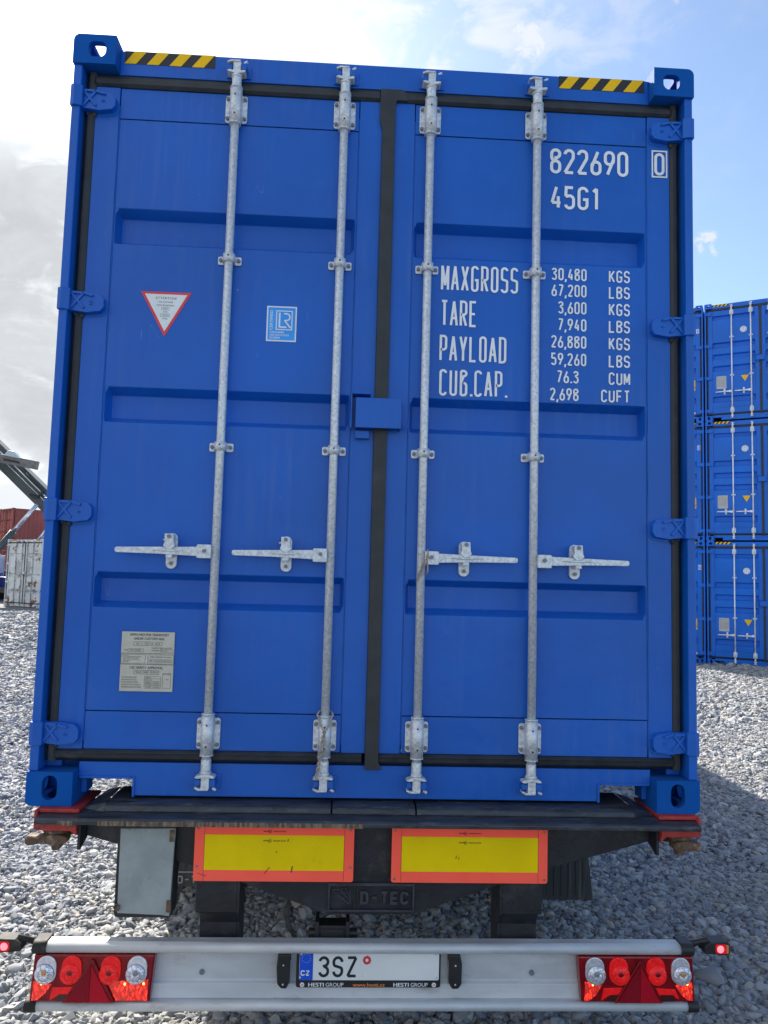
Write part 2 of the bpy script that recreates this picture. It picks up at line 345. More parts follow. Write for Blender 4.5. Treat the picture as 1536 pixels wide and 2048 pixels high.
# ---- stroke lettering (condensed, one stroke width)
def arc(cx, cy, rx, ry, a0, a1, n=7):
    return [(cx+rx*math.cos(R(a0+(a1-a0)*i/n)), cy+ry*math.sin(R(a0+(a1-a0)*i/n))) for i in range(n+1)]
def glyph(ch, w, h):
    r = min(w/2, h/4); q = h/2
    top = arc(r, h-r, r, r, 180, 90)+arc(w-r, h-r, r, r, 90, 0)
    bot = arc(w-r, r, r, r, 0, -90)+arc(r, r, r, r, 270, 180)
    G = {
     'O': [top+bot+[(0, h-r)]],
     '8': [arc(r, h-r, r, r, 180, 90)+arc(w-r, h-r, r, r, 90, -90)+arc(r, q+r, r, r, 270, 180)+[(0, h-r)],
           arc(r, q-r, r, r, 180, 90)+arc(w-r, q-r, r, r, 90, 0)+arc(w-r, r, r, r, 0, -90)+arc(r, r, r, r, 270, 180)+[(0, q-r)]],
     '2': [top+[(w, h*.66), (0, 0), (w, 0)]],
     '6': [[(w*.72, h), (w*.04, h*.36)], arc(w-r, h*.54-r, r, r, 0, 90)+arc(r, h*.54-r, r, r, 90, 180)+arc(r, r, r, r, 180, 270)+arc(w-r, r, r, r, 270, 360)+[(w, h*.54-r)]],
     '9': [[(w*.28, 0), (w*.96, h*.64)], arc(w-r, h-r, r, r, 0, 90)+arc(r, h-r, r, r, 90, 180)+arc(r, h*.46+r, r, r, 180, 270)+arc(w-r, h*.46+r, r, r, 270, 360)+[(w, h-r)]],
     '4': [[(w*.55, h), (0, h*.24), (w*1.05, h*.24)], [(w*.78, 0), (w*.78, h*.55)]],
     '5': [[(w*.92, h), (w*.08, h), (w*.03, h*.56)]+arc(r, h*.6-r, r, r, 120, 90, 3)+arc(w-r, h*.6-r, r, r, 90, 0)+arc(w-r, r, r, r, 0, -90)+arc(r, r, r, r, 270, 190)],
     '3': [arc(r, h-r, r, r, 170, 90)+arc(w-r, h-r, r, r, 90, -90)+[(w*.4, q)], [(w-r, q+.0001)]+arc(w-r, q-r, r, r, 90, 0)+arc(w-r, r, r, r, 0, -90)+arc(r, r, r, r, 270, 190)],
     '7': [[(0, h), (w, h), (w*.25, 0)]],
     '1': [[(w*.1, h*.84), (w*.5, h), (w*.5, 0)]],
     'C': [arc(w-r, h-r, r, r, 0, 90)+arc(r, h-r, r, r, 90, 180)+arc(r, r, r, r, 180, 270)+arc(w-r, r, r, r, 270, 360)],
     'G': [arc(w-r, h-r, r, r, 0, 90)+arc(r, h-r, r, r, 90, 180)+arc(r, r, r, r, 180, 270)+arc(w-r, r, r, r, 270, 360)+[(w, h*.45), (w*.5, h*.45)]],
     'S': [arc(w-r, h-r, r, r, 0, 90)+arc(r, h-r, r, r, 90, 180)+arc(r, q+r*.75, r, r*.75, 180, 225, 3)+arc(w-r, q-r*.75, r, r*.75, 45, 0, 3)+arc(w-r, r, r, r, 0, -90)+arc(r, r, r, r, 270, 180)],
     'M': [[(-w*.06, 0), (-w*.06, h)], [(-w*.03, h), (w/2, h*.18), (w*1.03, h)], [(w*1.06, h), (w*1.06, 0)]],
     'A': [[(-w*.05, 0), (w/2, h), (w*1.05, 0)], [(w*.2, h*.3), (w*.8, h*.3)]],
     'X': [[(-w*.02, 0), (w*1.02, h)], [(-w*.02, h), (w*1.02, 0)]],
     'R': [[(0, 0), (0, h)]+arc(w-r, h-r, r, r, 90, -0)+arc(w-r, h*.46+r, r, r, 0, -90)+[(0, h*.46)], [(w*.4, h*.46), (w, 0)]],
     'P': [[(0, 0), (0, h)]+arc(w-r, h-r, r, r, 90, 0)+arc(w-r, h*.44+r, r, r, 0, -90)+[(0, h*.44)]],
     'B': [[(0, -.0), (0, h)], [(0, h)]+arc(w-r, h-r, r, r, 90, -90)+[(0, q)], [(w-r, q)]+arc(w-r, q-r, r, r, 90, 0)+arc(w-r, r, r, r, 0, -90)+[(0, 0)]],
     'D': [[(0, 0), (0, h)]+arc(w-r, h-r, r, r, 90, 0)+arc(w-r, r, r, r, 0, -90)+[(0, 0)]],
     'E': [[(w, h), (0, h), (0, 0), (w, 0)], [(0, q), (w*.85, q)]],
     'F': [[(w, h), (0, h), (0, 0)], [(0, q), (w*.85, q)]],
     'T': [[(0, h), (w, h)], [(w/2, h), (w/2, 0)]],
     'L': [[(0, h), (0, 0), (w, 0)]],
     'K': [[(0, 0), (0, h)], [(w, h), (w*.05, h*.40)], [(w*.28, h*.56), (w, 0)]],
     'Y': [[(-w*.03, h), (w/2, h*.42), (w*1.03, h)], [(w/2, h*.42), (w/2, 0)]],
     'U': [[(0, h)]+arc(r, r, r, r, 180, 270)+arc(w-r, r, r, r, 270, 360)+[(w, h)]],
     'Z': [[(0, h), (w, h), (0, 0), (w, 0)]],
     'N': [[(0, 0), (0, h), (w, 0), (w, h)]],
     'I': [[(w/2, 0), (w/2, h)]], '-': [[(w*.1, q), (w*.9, q)]],
     '/': [[(0, 0), (w, h)]], 'V': [[(0, h), (w/2, 0), (w, h)]], 'H': [[(0, 0), (0, h)], [(w, 0), (w, h)], [(0, q), (w, q)]]}
    G['0'] = G['O']
    return G.get(ch, [])
def strokes(mb, text, x, z, cap, pitch, cw, st, y, right=False, narrow=''):
    """text with its lower left at x, z; cap height, character pitch, character width and stroke width in metres"""
    adv = [(pitch*.42 if c in '.,' else pitch*.6 if c in '1I' and c in narrow else pitch) for c in text]
    if right: x = x-sum(adv)+(pitch-cw)
    k = 0
    for c, a in zip(text, adv):
        w, h = cw-st, cap-st
        if c in '.,':
            x0 = x+a*.15; s2 = st*1.05
            pl = [[(x0-x, 0), (x0-x, s2*.9)]] if c == '.' else [[(x0-x-st*.35, -st*1.1), (x0-x+st*.1, s2*.7)]]
            ox, oz = x+st*.3, z+st*.1
        else:
            pl = glyph(c, w, h); ox, oz = x+st/2, z+st/2
        parts_ = []
        for p in pl:
            cl = []
            for q in p:
                if not cl or math.hypot(q[0]-cl[-1][0], q[1]-cl[-1][1]) > st*.12: cl.append(q)
            cur = [cl[0]]
            for i in range(1, len(cl)):
                cur.append(cl[i])
                if i < len(cl)-1:
                    a1 = math.atan2(cl[i][1]-cl[i-1][1], cl[i][0]-cl[i-1][0]); a2 = math.atan2(cl[i+1][1]-cl[i][1], cl[i+1][0]-cl[i][0])
                    t_ = abs((a2-a1+math.pi) % (2*math.pi)-math.pi)
                    if t_ > 1.75: parts_.append(cur); cur = [cl[i]]
            parts_.append(cur)
        for p in parts_:
            closed = len(p) > 3 and math.hypot(p[0][0]-p[-1][0], p[0][1]-p[-1][1]) < st*.13
            if closed: p = p[:-1]
            n = len(p); vs = []
            for i in range(n):
                a1 = p[(i-1) % n] if (closed or i > 0) else None; b1 = p[(i+1) % n] if (closed or i < n-1) else None
                d1 = (p[i][0]-a1[0], p[i][1]-a1[1]) if a1 else None; d2 = (b1[0]-p[i][0], b1[1]-p[i][1]) if b1 else None
                d1 = d1 or d2; d2 = d2 or d1
                l1, l2 = math.hypot(*d1), math.hypot(*d2)
                n1_, n2_ = (-d1[1]/l1, d1[0]/l1), (-d2[1]/l2, d2[0]/l2)
                mx, mz = n1_[0]+n2_[0], n1_[1]+n2_[1]; ml = math.hypot(mx, mz)
                if ml < .25: mx, mz, sc = n1_[0], n1_[1], 1
                else: mx, mz = mx/ml, mz/ml; sc = min(1.9, 2/ml)
                o = st/2*sc
                # ends of open strokes reach out half a stroke when they end flat
                vs += [(ox+p[i][0]+mx*o, y-.00005*k, oz+p[i][1]+mz*o), (ox+p[i][0]-mx*o, y-.00005*k, oz+p[i][1]-mz*o)]
            m_ = n if closed else n-1
            mb.add(vs, [(2*i, 2*i+1, (2*((i+1) % n))+1, 2*((i+1) % n)) for i in range(m_)])
            k = (k+1) % 24
        x += a
    return x
_fc = {}
def font_mesh(text):
    if text in _fc: return _fc[text]
    cu = bpy.data.curves.new('t', 'FONT'); cu.body = text; cu.resolution_u = 3
    o = bpy.data.objects.new('t', cu); COL.objects.link(o); bpy.context.view_layer.update()
    me = bpy.data.meshes.new_from_object(o.evaluated_get(bpy.context.evaluated_depsgraph_get()))
    v = [tuple(p.co) for p in me.vertices]; f = [tuple(p.vertices) for p in me.polygons]
    bpy.data.objects.remove(o); _fc[text] = (v, f); return v, f
def ftext(mb, text, x, z, cap, y, width=None, align='l', rot=0, tz=None, bold=0):
    """built-in font, lower left (or centre) at x, z; width squeezes it to fit"""
    v, f = font_mesh(text)
    if not v: return
    H = font_mesh('H'); hc = max(p[1] for p in H[0])
    x0, x1 = min(p[0] for p in v), max(p[0] for p in v)
    s = cap/hc; sx = width/(x1-x0) if width else s
    wd = (x1-x0)*sx
    ox = {'l': 0, 'c': -wd/2, 'r': -wd}[align]
    for bx in ([0] if not bold else [-bold, bold]):
        out = []
        for p in v:
            a, b = (p[0]-x0)*sx+ox+bx, p[1]*s
            if rot == 90: a, b = -b, a
            out.append((x+a, y-(.0002 if bx > 0 else 0), z+b))
        mb.add(out, f)
def rectline(mb, x0, x1, z0, z1, t, y):
    mb.box(x0, x1, y, y+.0004, z1-t, z1); mb.box(x0, x1, y, y+.0004, z0, z0+t)
    mb.box(x0, x0+t, y, y+.0004, z0+t, z1-t); mb.box(x1-t, x1, y, y+.0004, z0+t, z1-t)

# ------------------------------------------------------------------ the ground
def ground_z(x, y):
    a = min(1, max(0, (y-12)/14)); b = min(1, max(0, (-x-3)/7)); a = a*a*(3-2*a); b = b*b*(3-2*b)
    far = min(1, max(0, (70-y)/30))
    return .17*a*b
def gravel_nodes(M, bed=False):
    t = M.node_tree; b = t.nodes['Principled BSDF']; b.inputs['Roughness'].default_value = .85
    g = nd(t, 'ShaderNodeNewGeometry')
    if not bed:
        oi = nd(t, 'ShaderNodeObjectInfo'); rnd = oi.outputs['Random']
        cr = nd(t, 'ShaderNodeValToRGB'); e = cr.color_ramp; t.links.new(rnd, cr.inputs[0])
        e.elements[0].position = 0; e.elements[0].color = (.15, .163, .18, 1); e.elements[1].position = 1; e.elements[1].color = (.52, .51, .49, 1)
        for p, c in ((.25, (.235, .25, .275)), (.5, (.30, .313, .33)), (.8, (.375, .38, .385)), (.95, (.37, .325, .27))):
            k = e.elements.new(p); k.color = (*c, 1)
        tcx = nd(t, 'ShaderNodeTexCoord')
        q = nd(t, 'ShaderNodeTexNoise', inp={'Scale': 1.6, 'Detail': 5, 'Roughness': .7}); t.links.new(tcx.outputs['Object'], q.inputs['Vector'])
        c = mixc(t, mth(t, 'MULTIPLY', sstep(t, q.outputs[0], .4, .75), .3), cr.outputs[0], (.34, .34, .34))
        # patches where fine dust has settled on the stones
        q2 = nd(t, 'ShaderNodeTexNoise', inp={'Scale': .9, 'Detail': 5}); t.links.new(g.outputs['Position'], q2.inputs['Vector'])
        c = mixc(t, mth(t, 'MULTIPLY', sstep(t, q2.outputs[0], .50, .72), .5), c, (.32, .305, .27))
        t.links.new(c, b.inputs['Base Color'])
        bb = nd(t, 'ShaderNodeBump', inp={'Strength': .3, 'Distance': .003}); q3 = nd(t, 'ShaderNodeTexNoise', inp={'Scale': 300, 'Detail': 3}); t.links.new(g.outputs['Position'], q3.inputs['Vector'])
        t.links.new(q3.outputs[0], bb.inputs['Height']); t.links.new(bb.outputs[0], b.inputs['Normal'])
    else:
        pos = g.outputs['Position']
        v1 = nd(t, 'ShaderNodeTexVoronoi', inp={'Scale': 17.0, 'Randomness': 1.0}); t.links.new(pos, v1.inputs['Vector'])
        v2 = nd(t, 'ShaderNodeTexVoronoi', inp={'Scale': 42.0, 'Randomness': 1.0}); t.links.new(pos, v2.inputs['Vector'])
        sp = nd(t, 'ShaderNodeSeparateColor'); t.links.new(v1.outputs['Color'], sp.inputs[0])
        cr = nd(t, 'ShaderNodeValToRGB'); e = cr.color_ramp; t.links.new(sp.outputs[0], cr.inputs[0])
        e.elements[0].color = (.09, .10, .115, 1); e.elements[1].color = (.30, .30, .295, 1); k = e.elements.new(.5); k.color = (.175, .185, .20, 1)  # ramp darkened to stand in for shadows among the stones
        c = mixc(t, mth(t, 'MULTIPLY', sstep(t, v1.outputs['Distance'], .35, .75), .7), cr.outputs[0], (.085, .085, .09))
        q2 = nd(t, 'ShaderNodeTexNoise', inp={'Scale': .35, 'Detail': 6}); t.links.new(pos, q2.inputs['Vector'])
        c = mixc(t, mth(t, 'MULTIPLY', sstep(t, q2.outputs[0], .48, .7), .35), c, (.24, .23, .21))
        t.links.new(c, b.inputs['Base Color'])
        hgt = mth(t, 'ADD', mth(t, 'MULTIPLY', v1.outputs['Distance'], -1.0), mth(t, 'MULTIPLY', v2.outputs['Distance'], -.4))
        bb = nd(t, 'ShaderNodeBump', inp={'Strength': 1.0, 'Distance': .03}); t.links.new(hgt, bb.inputs['Height']); t.links.new(bb.outputs[0], b.inputs['Normal'])
BED = bpy.data.materials.new('gravel_ground'); BED.use_nodes = True; gravel_nodes(BED, True)
STN = bpy.data.materials.new('gravel_stone'); STN.use_nodes = True; gravel_nodes(STN)
gx = sorted(set([-900, -400, -200, -100, -60, -40]+list(np.arange(-30, 31, 2.0))+[40, 60, 100, 200, 400, 900]))
gy = sorted(set([-300, -100, -40, -20, -10]+list(np.arange(-6, 61, 2.0))+[80, 120, 200, 400, 800, 1500]))
gm = bpy.data.meshes.new('ground')
gv = [(x, y, ground_z(x, y)) for y in gy for x in gx]; n_ = len(gx)
gm.from_pydata(gv, [], [(j*n_+i, j*n_+i+1, (j+1)*n_+i+1, (j+1)*n_+i) for j in range(len(gy)-1) for i in range(n_-1)])
go = link('ground', gm, BED); go['kind'] = 'structure'

# loose stones: one point per stone, every point gets a stone from a few shapes
def stone_points():
    P = []; Sc = []
    def zone(y0, y1, step, s, layers=1):
        for _ in range(layers):
            ys = np.arange(y0, y1, step)
            for y in ys:
                xl, xr = -(.60*(y+2.85)+.9), .66*(y+2.85)+.9
                xs = np.arange(xl, xr, step)
                X = xs+rng.uniform(-.5, .5, len(xs))*step*1.5; Y = y+rng.uniform(-.5, .5, len(xs))*step*1.5
                k = rng.lognormal(0, .40, len(xs)); k = np.clip(k, .40, 2.4)
                for a, b, c in zip(X, Y, k):
                    if b > 4.5 and abs(a) < .9: continue
                    if b > 14.5 and -5.2 < a < 6.5: continue
                    dx_ = mnoise.noise(Vector((a*1.1, b*1.1, 3.3)))
                    if dx_ > .28 and rng.random() < .55: continue     # bare patches
                    P.append((a, b, ground_z(a, b)+s*c*.20)); Sc.append(s*c)
    zone(-.2, 3.2, .0235, .0138, 2)
    zone(3.2, 7.5, .031, .0160, 2)
    zone(7.5, 14.5, .054, .0235, 2)
    zone(14.5, 27, .105, .042, 1)
    # a few larger stones lying on top
    for _ in range(260):
        y = rng.uniform(.2, 7); x = rng.uniform(-(.6*(y+2.85)+.4), .66*(y+2.85)+.4)
        P.append((x, y, .012)); Sc.append(rng.uniform(.028, .042))
    P.append((1.62, .78, .02)); Sc.append(.062)
    return np.array(P), np.array(Sc)
SP, SS = stone_points()
pm = bpy.data.meshes.new('gravel_points'); pm.vertices.add(len(SP)); pm.vertices.foreach_set('co', SP.ravel())
a_ = pm.attributes.new('stone_scale', 'FLOAT', 'POINT'); a_.data.foreach_set('value', SS)
a_ = pm.attributes.new('stone_rot', 'FLOAT_VECTOR', 'POINT')
rot = np.stack([rng.normal(0, .30, len(SP)), rng.normal(0, .30, len(SP)), rng.uniform(0, 6.283, len(SP))], 1); a_.data.foreach_set('vector', rot.ravel())
gr = link('gravel', pm, None); gr['kind'] = 'stuff'; tag(gr, 'loose grey crushed gravel stones covering the yard around the trailer', 'gravel')
ng = bpy.data.node_groups.new('gravel_scatter', 'GeometryNodeTree')
ng.interface.new_socket('Geometry', in_out='INPUT', socket_type='NodeSocketGeometry'); ng.interface.new_socket('Geometry', in_out='OUTPUT', socket_type='NodeSocketGeometry')
gi = ng.nodes.new('NodeGroupInput'); gout = ng.nodes.new('NodeGroupOutput')
join = ng.nodes.new('GeometryNodeGeometryToInstance')
for k in range(6):
    ico = ng.nodes.new('GeometryNodeMeshIcoSphere'); ico.inputs['Radius'].default_value = 1; ico.inputs['Subdivisions'].default_value = 2
    sp_ = ng.nodes.new('GeometryNodeSetPosition'); nz = ng.nodes.new('ShaderNodeTexNoise'); nz.inputs['Scale'].default_value = .95; nz.inputs['Detail'].default_value = 2
    ps = ng.nodes.new('GeometryNodeInputPosition'); va = ng.nodes.new('ShaderNodeVectorMath'); va.inputs[1].default_value = (k*7.3, k*3.1, k*5.7)
    ng.links.new(ps.outputs[0], va.inputs[0]); ng.links.new(va.outputs[0], nz.inputs['Vector'])
    sb = ng.nodes.new('ShaderNodeVectorMath'); sb.operation = 'SUBTRACT'; ng.links.new(nz.outputs['Color'], sb.inputs[0]); sb.inputs[1].default_value = (.5, .5, .5)
    sc_ = ng.nodes.new('ShaderNodeVectorMath'); sc_.operation = 'SCALE'; sc_.inputs['Scale'].default_value = 2.3; ng.links.new(sb.outputs[0], sc_.inputs[0])
    ng.links.new(ico.outputs[0], sp_.inputs['Geometry']); ng.links.new(sc_.outputs[0], sp_.inputs['Offset'])
    tr = ng.nodes.new('GeometryNodeTransform'); tr.inputs['Scale'].default_value = ((1.25, .85, .62), (1.0, 1.0, .60), (1.4, .75, .7), (1.1, .9, .8), (1.2, 1.0, .5), (.95, .8, .7))[k]
    ng.links.new(sp_.outputs[0], tr.inputs['Geometry'])
    ss = ng.nodes.new('GeometryNodeSetShadeSmooth'); ss.inputs['Shade Smooth'].default_value = k % 2 == 0; ng.links.new(tr.outputs[0], ss.inputs[0])
    sm = ng.nodes.new('GeometryNodeSetMaterial'); sm.inputs['Material'].default_value = STN; ng.links.new(ss.outputs[0], sm.inputs[0])
    ng.links.new(sm.outputs[0], join.inputs[0])
iop = ng.nodes.new('GeometryNodeInstanceOnPoints'); iop.inputs['Pick Instance'].default_value = True
ng.links.new(gi.outputs[0], iop.inputs['Points']); ng.links.new(join.outputs[0], iop.inputs['Instance'])
ra = ng.nodes.new('GeometryNodeInputNamedAttribute'); ra.data_type = 'FLOAT_VECTOR'; ra.inputs[0].default_value = 'stone_rot'
sa = ng.nodes.new('GeometryNodeInputNamedAttribute'); sa.data_type = 'FLOAT'; sa.inputs[0].default_value = 'stone_scale'
e2r = ng.nodes.new('FunctionNodeEulerToRotation'); ng.links.new(ra.outputs[0], e2r.inputs[0])
ng.links.new(e2r.outputs[0], iop.inputs['Rotation']); ng.links.new(sa.outputs[0], iop.inputs['Scale'])
rv = ng.nodes.new('FunctionNodeRandomValue'); rv.data_type = 'INT'
for i_ in rv.inputs:
    if i_.name == 'Min' and i_.type == 'INT': i_.default_value = 0
    if i_.name == 'Max' and i_.type == 'INT': i_.default_value = 5
ng.links.new([o for o in rv.outputs if o.type == 'INT'][0], iop.inputs['Instance Index'])
ng.links.new(iop.outputs[0], gout.inputs[0])
gmod = gr.modifiers.new('scatter', 'NODES'); gmod.node_group = ng

# ------------------------------------------------------------------ corner castings (shared by every container)
W2, HH, LEN = 1.219, 2.896, 12.19
def oval(cx, cz, w, h, n=8):
    r = min(w, h)/2; out = []
    if h >= w:
        for a, c in ((0, cz+h/2-r), (180, cz-h/2+r)):
            out += [(cx+r*math.cos(R(a+180*i/n)), c+r*math.sin(R(a+180*i/n))) for i in range(n+1)]
    else:
        for a, c in ((-90, cx+w/2-r), (90, cx-w/2+r)):
            out += [(c+r*math.cos(R(a+180*i/n)), cz+r*math.sin(R(a+180*i/n))) for i in range(n+1)]
    return out
def casting(top):
    # left one: x 0..0.162 from the outer side, y 0..0.178, z 0..0.118
    if top: pr = [(0, 0), (.162, 0), (.162, .118)]+[(.026+.026*math.cos(R(a)), .092+.026*math.sin(R(a))) for a in range(90, 181, 15)]
    else: pr = [(.162, 0), (.162, .118), (0, .118)]+[(.022+.022*math.cos(R(a)), .022+.022*math.sin(R(a))) for a in range(180, 271, 15)]
    base = MB().prism(pr, 0, .178).mesh('c')
    cut = [MB().box(.030, .136, .028, .150, .028 if not top else .024, .092 if not top else .094).mesh('c')]
    if top:
        hole = roundrect(.058, .124, .034, .086, .018, 4)
        hole = [(x, z+(.004*math.cos((x-.091)/.033*1.5) if z > .07 else -.008*math.cos((x-.091)/.033*1.5))) for x, z in hole]
        cut.append(MB().prism(hole, -.05, .05).mesh('c'))
        cut.append(MB().prism(oval(.091, .089, .064, .124), .07, .2, 'XY').mesh('c'))
    else:
        cut.append(MB().prism(oval(.0825, .063, .053, .086), -.05, .05).mesh('c'))
        cut.append(MB().prism(oval(.091, .089, .064, .124), -.1, .05, 'XY').mesh('c'))
    cut.append(MB().prism(oval(.089, .060, .085, .056), -.1, .05, 'YZ').mesh('c'))
    return boolean(base, cut, 'corner_casting')
CT, CB = casting(True), casting(False)
CTm, CBm = mirrored(CT, 'corner_casting'), mirrored(CB, 'corner_casting')
def own(me, m): k = me.copy(); k.materials.clear(); k.materials.append(m); return k

def hinge_mesh(s, ws=1.0):
    """hinge on side s (-1 left): lug round the post edge and a tapering blade with a raised cross"""
    k = MB()
    xo, xi, xt = 1.2205, 1.176, 1.056
    k.prism([(s*xo, .004), (s*xo, .10), (s*(xo-.012), .10), (s*(xo-.012), .050), (s*xi, .050), (s*xi, .006), (s*(xo-.016), -.004)], -.041, .041, 'XY')
    out = [(s*(xi+.004), -.037), (s*(xi+.004), .037), (s*1.120, .036), (s*1.070, .028), (s*1.056, .010), (s*1.056, -.020), (s*1.068, -.036), (s*1.120, -.044), (s*1.150, -.040)]
    k.prism(out, .026, .052)
    out2 = [(x+s*(-.006), z-.006 if z < 0 else z) for x, z in out]
    k.prism([(x, z-.004) for x, z in out2], .0525, .0555)
    return k
def hinge_cross(s):
    k = MB(); cnt = [0]
    def bar(a, b, w=.0035):
        cnt[0] += 1
        a, b = Vector((s*a[0], 0, a[1])), Vector((s*b[0], 0, b[1])); d = (b-a)/2; c = (a+b)/2; nrm = Vector((-d.z, 0, d.x)).normalized()*w*1.3
        k.obox((c.x, .0240-.0006*cnt[0], c.z), d, nrm, (0, .0038, 0))
    bar((1.178, .030), (1.128, -.028)); bar((1.178, -.030), (1.132, .027)); bar((1.176, .031), (1.134, .029)); bar((1.130, .030), (1.095, .020))
    return k

def make_container(label, loc, rz, paint, grooves, seams=(2.595, .325), detail=2, group=None, cat='container', name='shipping_container', metal=None, rods=(-.595, -.17, .17, .595), hz=2.896):
    root = empty(name, label, cat, loc, rz, group)
    gv_ = metal or (GALV if detail == 2 else GALVW); bv = .002 if detail == 2 else 0
    H = hz
    cpaint = BLUEC if detail == 2 else paint
    ct, cb, ctm, cbm = own(CT, cpaint), own(CB, cpaint), own(CTm, cpaint), own(CBm, cpaint)
    for me, x, z in ((ct, -W2, H-.118), (ctm, W2, H-.118), (cb, -W2, 0), (cbm, W2, 0)):
        link('corner_casting', me, paint, root, .003 if detail == 2 else 0, loc=(x, 0, z))
    for me, x, z in ((ct, W2, H-.118), (ctm, -W2, H-.118), (cb, W2, 0), (cbm, -W2, 0)):
        link('corner_casting', me, paint, root, loc=(x, LEN, z), rot=(0, 0, math.pi))
    # rear posts: an outer bar, and the wall of the channel that the door closes into
    for s in (-1, 1):
        k = MB(); x0, x1 = sorted((s*1.216, s*1.184)); k.box(x0, x1, .010, .125, .1181, H-.1181)
        x0, x1 = sorted((s*1.1838, s*1.130)); k.box(x0, x1, .088, .125, .1181, H-.1181)
        k.build('corner_post', paint, root, .004 if detail == 2 else 0)
        k = MB(); x0, x1 = sorted((s*1.21, s*1.13)); k.box(x0, x1, LEN-.12, LEN-.005, .1181, H-.1181); k.build('corner_post', paint, root)
    # header with its top lip, sill with its two fork notches
    k = MB(); k.box(-1.0565, 1.0565, .060, .16, H-.120, H-.026); k.box(-1.0565, 1.0565, .066, .20, H-.0258, H-.016); k.build('door_header', paint, root, bv)
    k = MB()
    k.prism([(-1.0568, .083), (-1.0568, .142), (1.0568, .142), (1.0568, .083), (.862, .083), (.862, .024), (-.862, .024), (-.862, .083)], .060, .095)
    for s in (-1, 1):
        k.box(*sorted((s*.866, s*1.052)), .054, .0598, .0835, .092); k.box(*sorted((s*.853, s*.862)), .054, .0598, .020, .092)
        k.box(*sorted((s*.8565, s*.8615)), .0955, .15, .024, .10); k.box(*sorted((s*1.038, s*1.0566)), .0955, .17, .024, .12)
    k.box(-1.0568, 1.0568, .0955, .17, .120, .142)
    k.build('door_sill', paint, root, bv)
    # walls, roof, floor
    for s in (-1, 1):
        pts = []; y = .178; 
        while y < LEN-.20:
            pts += [(s*1.215, y), (s*1.215, y+.072), (s*1.180, y+.140), (s*1.180, y+.210)]; y += .278
        pts += [(s*1.215, y)]
        k = MB(); v = [(x, yy, z) for z in (.15, H-.10) for x, yy in pts]; n = len(pts)
        k.add(v, [((i, i+1, i+1+n, i+n) if s > 0 else (i+n, i+1+n, i+1, i)) for i in range(n-1)]); k.build('side_wall', paint, root)
        x0, x1 = sorted((s*1.217, s*1.16)); MB().box(x0, x1, .1785, LEN-.1785, .02, .152).build('bottom_rail', paint, root)
        MB().box(x0, x1, .1785, LEN-.1785, H-.105, H-.045).build('top_rail', paint, root)
    k = MB(); k.box(-1.16, 1.16, .21, LEN-.10, H-.05, H-.03)
    y = .5
    while y < LEN-.5: k.box(-1.05, 1.05, y, y+.13, H-.0298, H-.018); y += .28
    k.build('roof', paint, root)
    MB().box(-1.13, 1.13, LEN-.06, LEN-.03, .1, H-.05).build('front_wall', paint, root)
    k = MB(); k.box(-1.158, 1.158, .62, LEN-.06, .13, .17)
    for i in range(36): y = .64+i*.31; k.box(-1.158, 1.158, y, y+.045, .03, .1298)
    k.build('floor_frame', DARK, root)
    doors = []; gd = .050 if detail == 2 else .056
    zb, zt = .188, H-.176
    for s in (-1, 1):
        a, b = (.130, 1.14) if False else ((.020, 1.140) if s < 0 else (.030, 1.140))
        k = MB()
        X = lambda p, q: sorted((s*p, s*q))
        k.box(*X(1.049, 1.140), .0555, .11, zb, zt); k.box(*X(a, .109), .0555, .11, zb, zt)
        k.box(*X(.1125, 1.0455), .0590, .11, seams[0]+.002, zt-.0005); k.box(*X(.1125, 1.0455), .0590, .11, zb+.0005, seams[1]-.002)
        k.box(*X(.1095, 1.0485),   .1175, .122, zb+.001, zt-.001)
        # weld beads beside the infill panel
        if detail == 2:
            for xx in (.1105, 1.0472):
                k.tube([(s*(xx+.0012*math.sin(i*2.1)), .0585, zb+.03+i*.09) for i in range(int((zt-zb)/.09))], .0022, 5)
        frame = k.build('door', paint, root, bv)
        zs = [seams[1]+.002]; 
        for (t_, b_) in sorted(grooves, key=lambda g: g[0]): zs += [b_, b_+.024, t_-.024, t_]
        zs += [seams[0]-.002]
        xa, xb = 1.0455, .1125
        xs = sorted([s*xa, s*(xa-.004), s*(xa-.018), s*(xb+.018), s*(xb+.004), s*xb])
        def yf(x, z):
            ax = abs(x); fx = min(1, max(0, (xa-.004-ax)/.014), max(0, (ax-xb-.004)/.014))
            f = 0
            for t_, b_ in grooves:
                if b_-1e-6 <= z <= t_+1e-6: f = max(f, min(1, (z-b_)/.024, (t_-z)/.024))
            return .0605+gd*f*fx
        k = MB(); k.grid(xs, zs, yf)
        k.build('infill_panel', paint, frame, .002 if detail == 2 else 0, 2)
        doors.append(frame)
    # gaskets: side strips, top, bottom, and the overlap strip in the middle with its flared head
    for s in (-1, 1):
        k = MB(); k.prism([(s*1.1836, .0875), (s*1.1836, .072), (s*1.172, .066), (s*1.166, .048), (s*1.150, .046), (s*1.1405, .0545), (s*1.1405, .0875)], .1435, H-.1215, 'XY')
        k.build('gasket', RUBBER, doors[0] if s < 0 else doors[1], .0015 if detail == 2 else 0)
        x0, x1 = sorted((s*1.1404, s*.032))
        k = MB(); k.prism([(.0875, H-.1215), (.064, H-.1215), (.056, H-.138), (.044, H-.146), (.042, H-.166), (.0535, zt+.0005), (.0875, zt+.0005)], x0, x1, 'YZ')
        k.build('gasket', RUBBER, doors[0] if s < 0 else doors[1], .0015 if detail == 2 else 0); k = MB()
        k.prism([(.0875, .1425), (.074, .1425), (.062, .150), (.048, .158), (.044, .172), (.040, .180), (.0535, zb-.0005), (.0875, zb-.0005)], x0, x1, 'YZ')
        k.build('gasket', RUBBER, doors[0] if s < 0 else doors[1], .0015 if detail == 2 else 0)
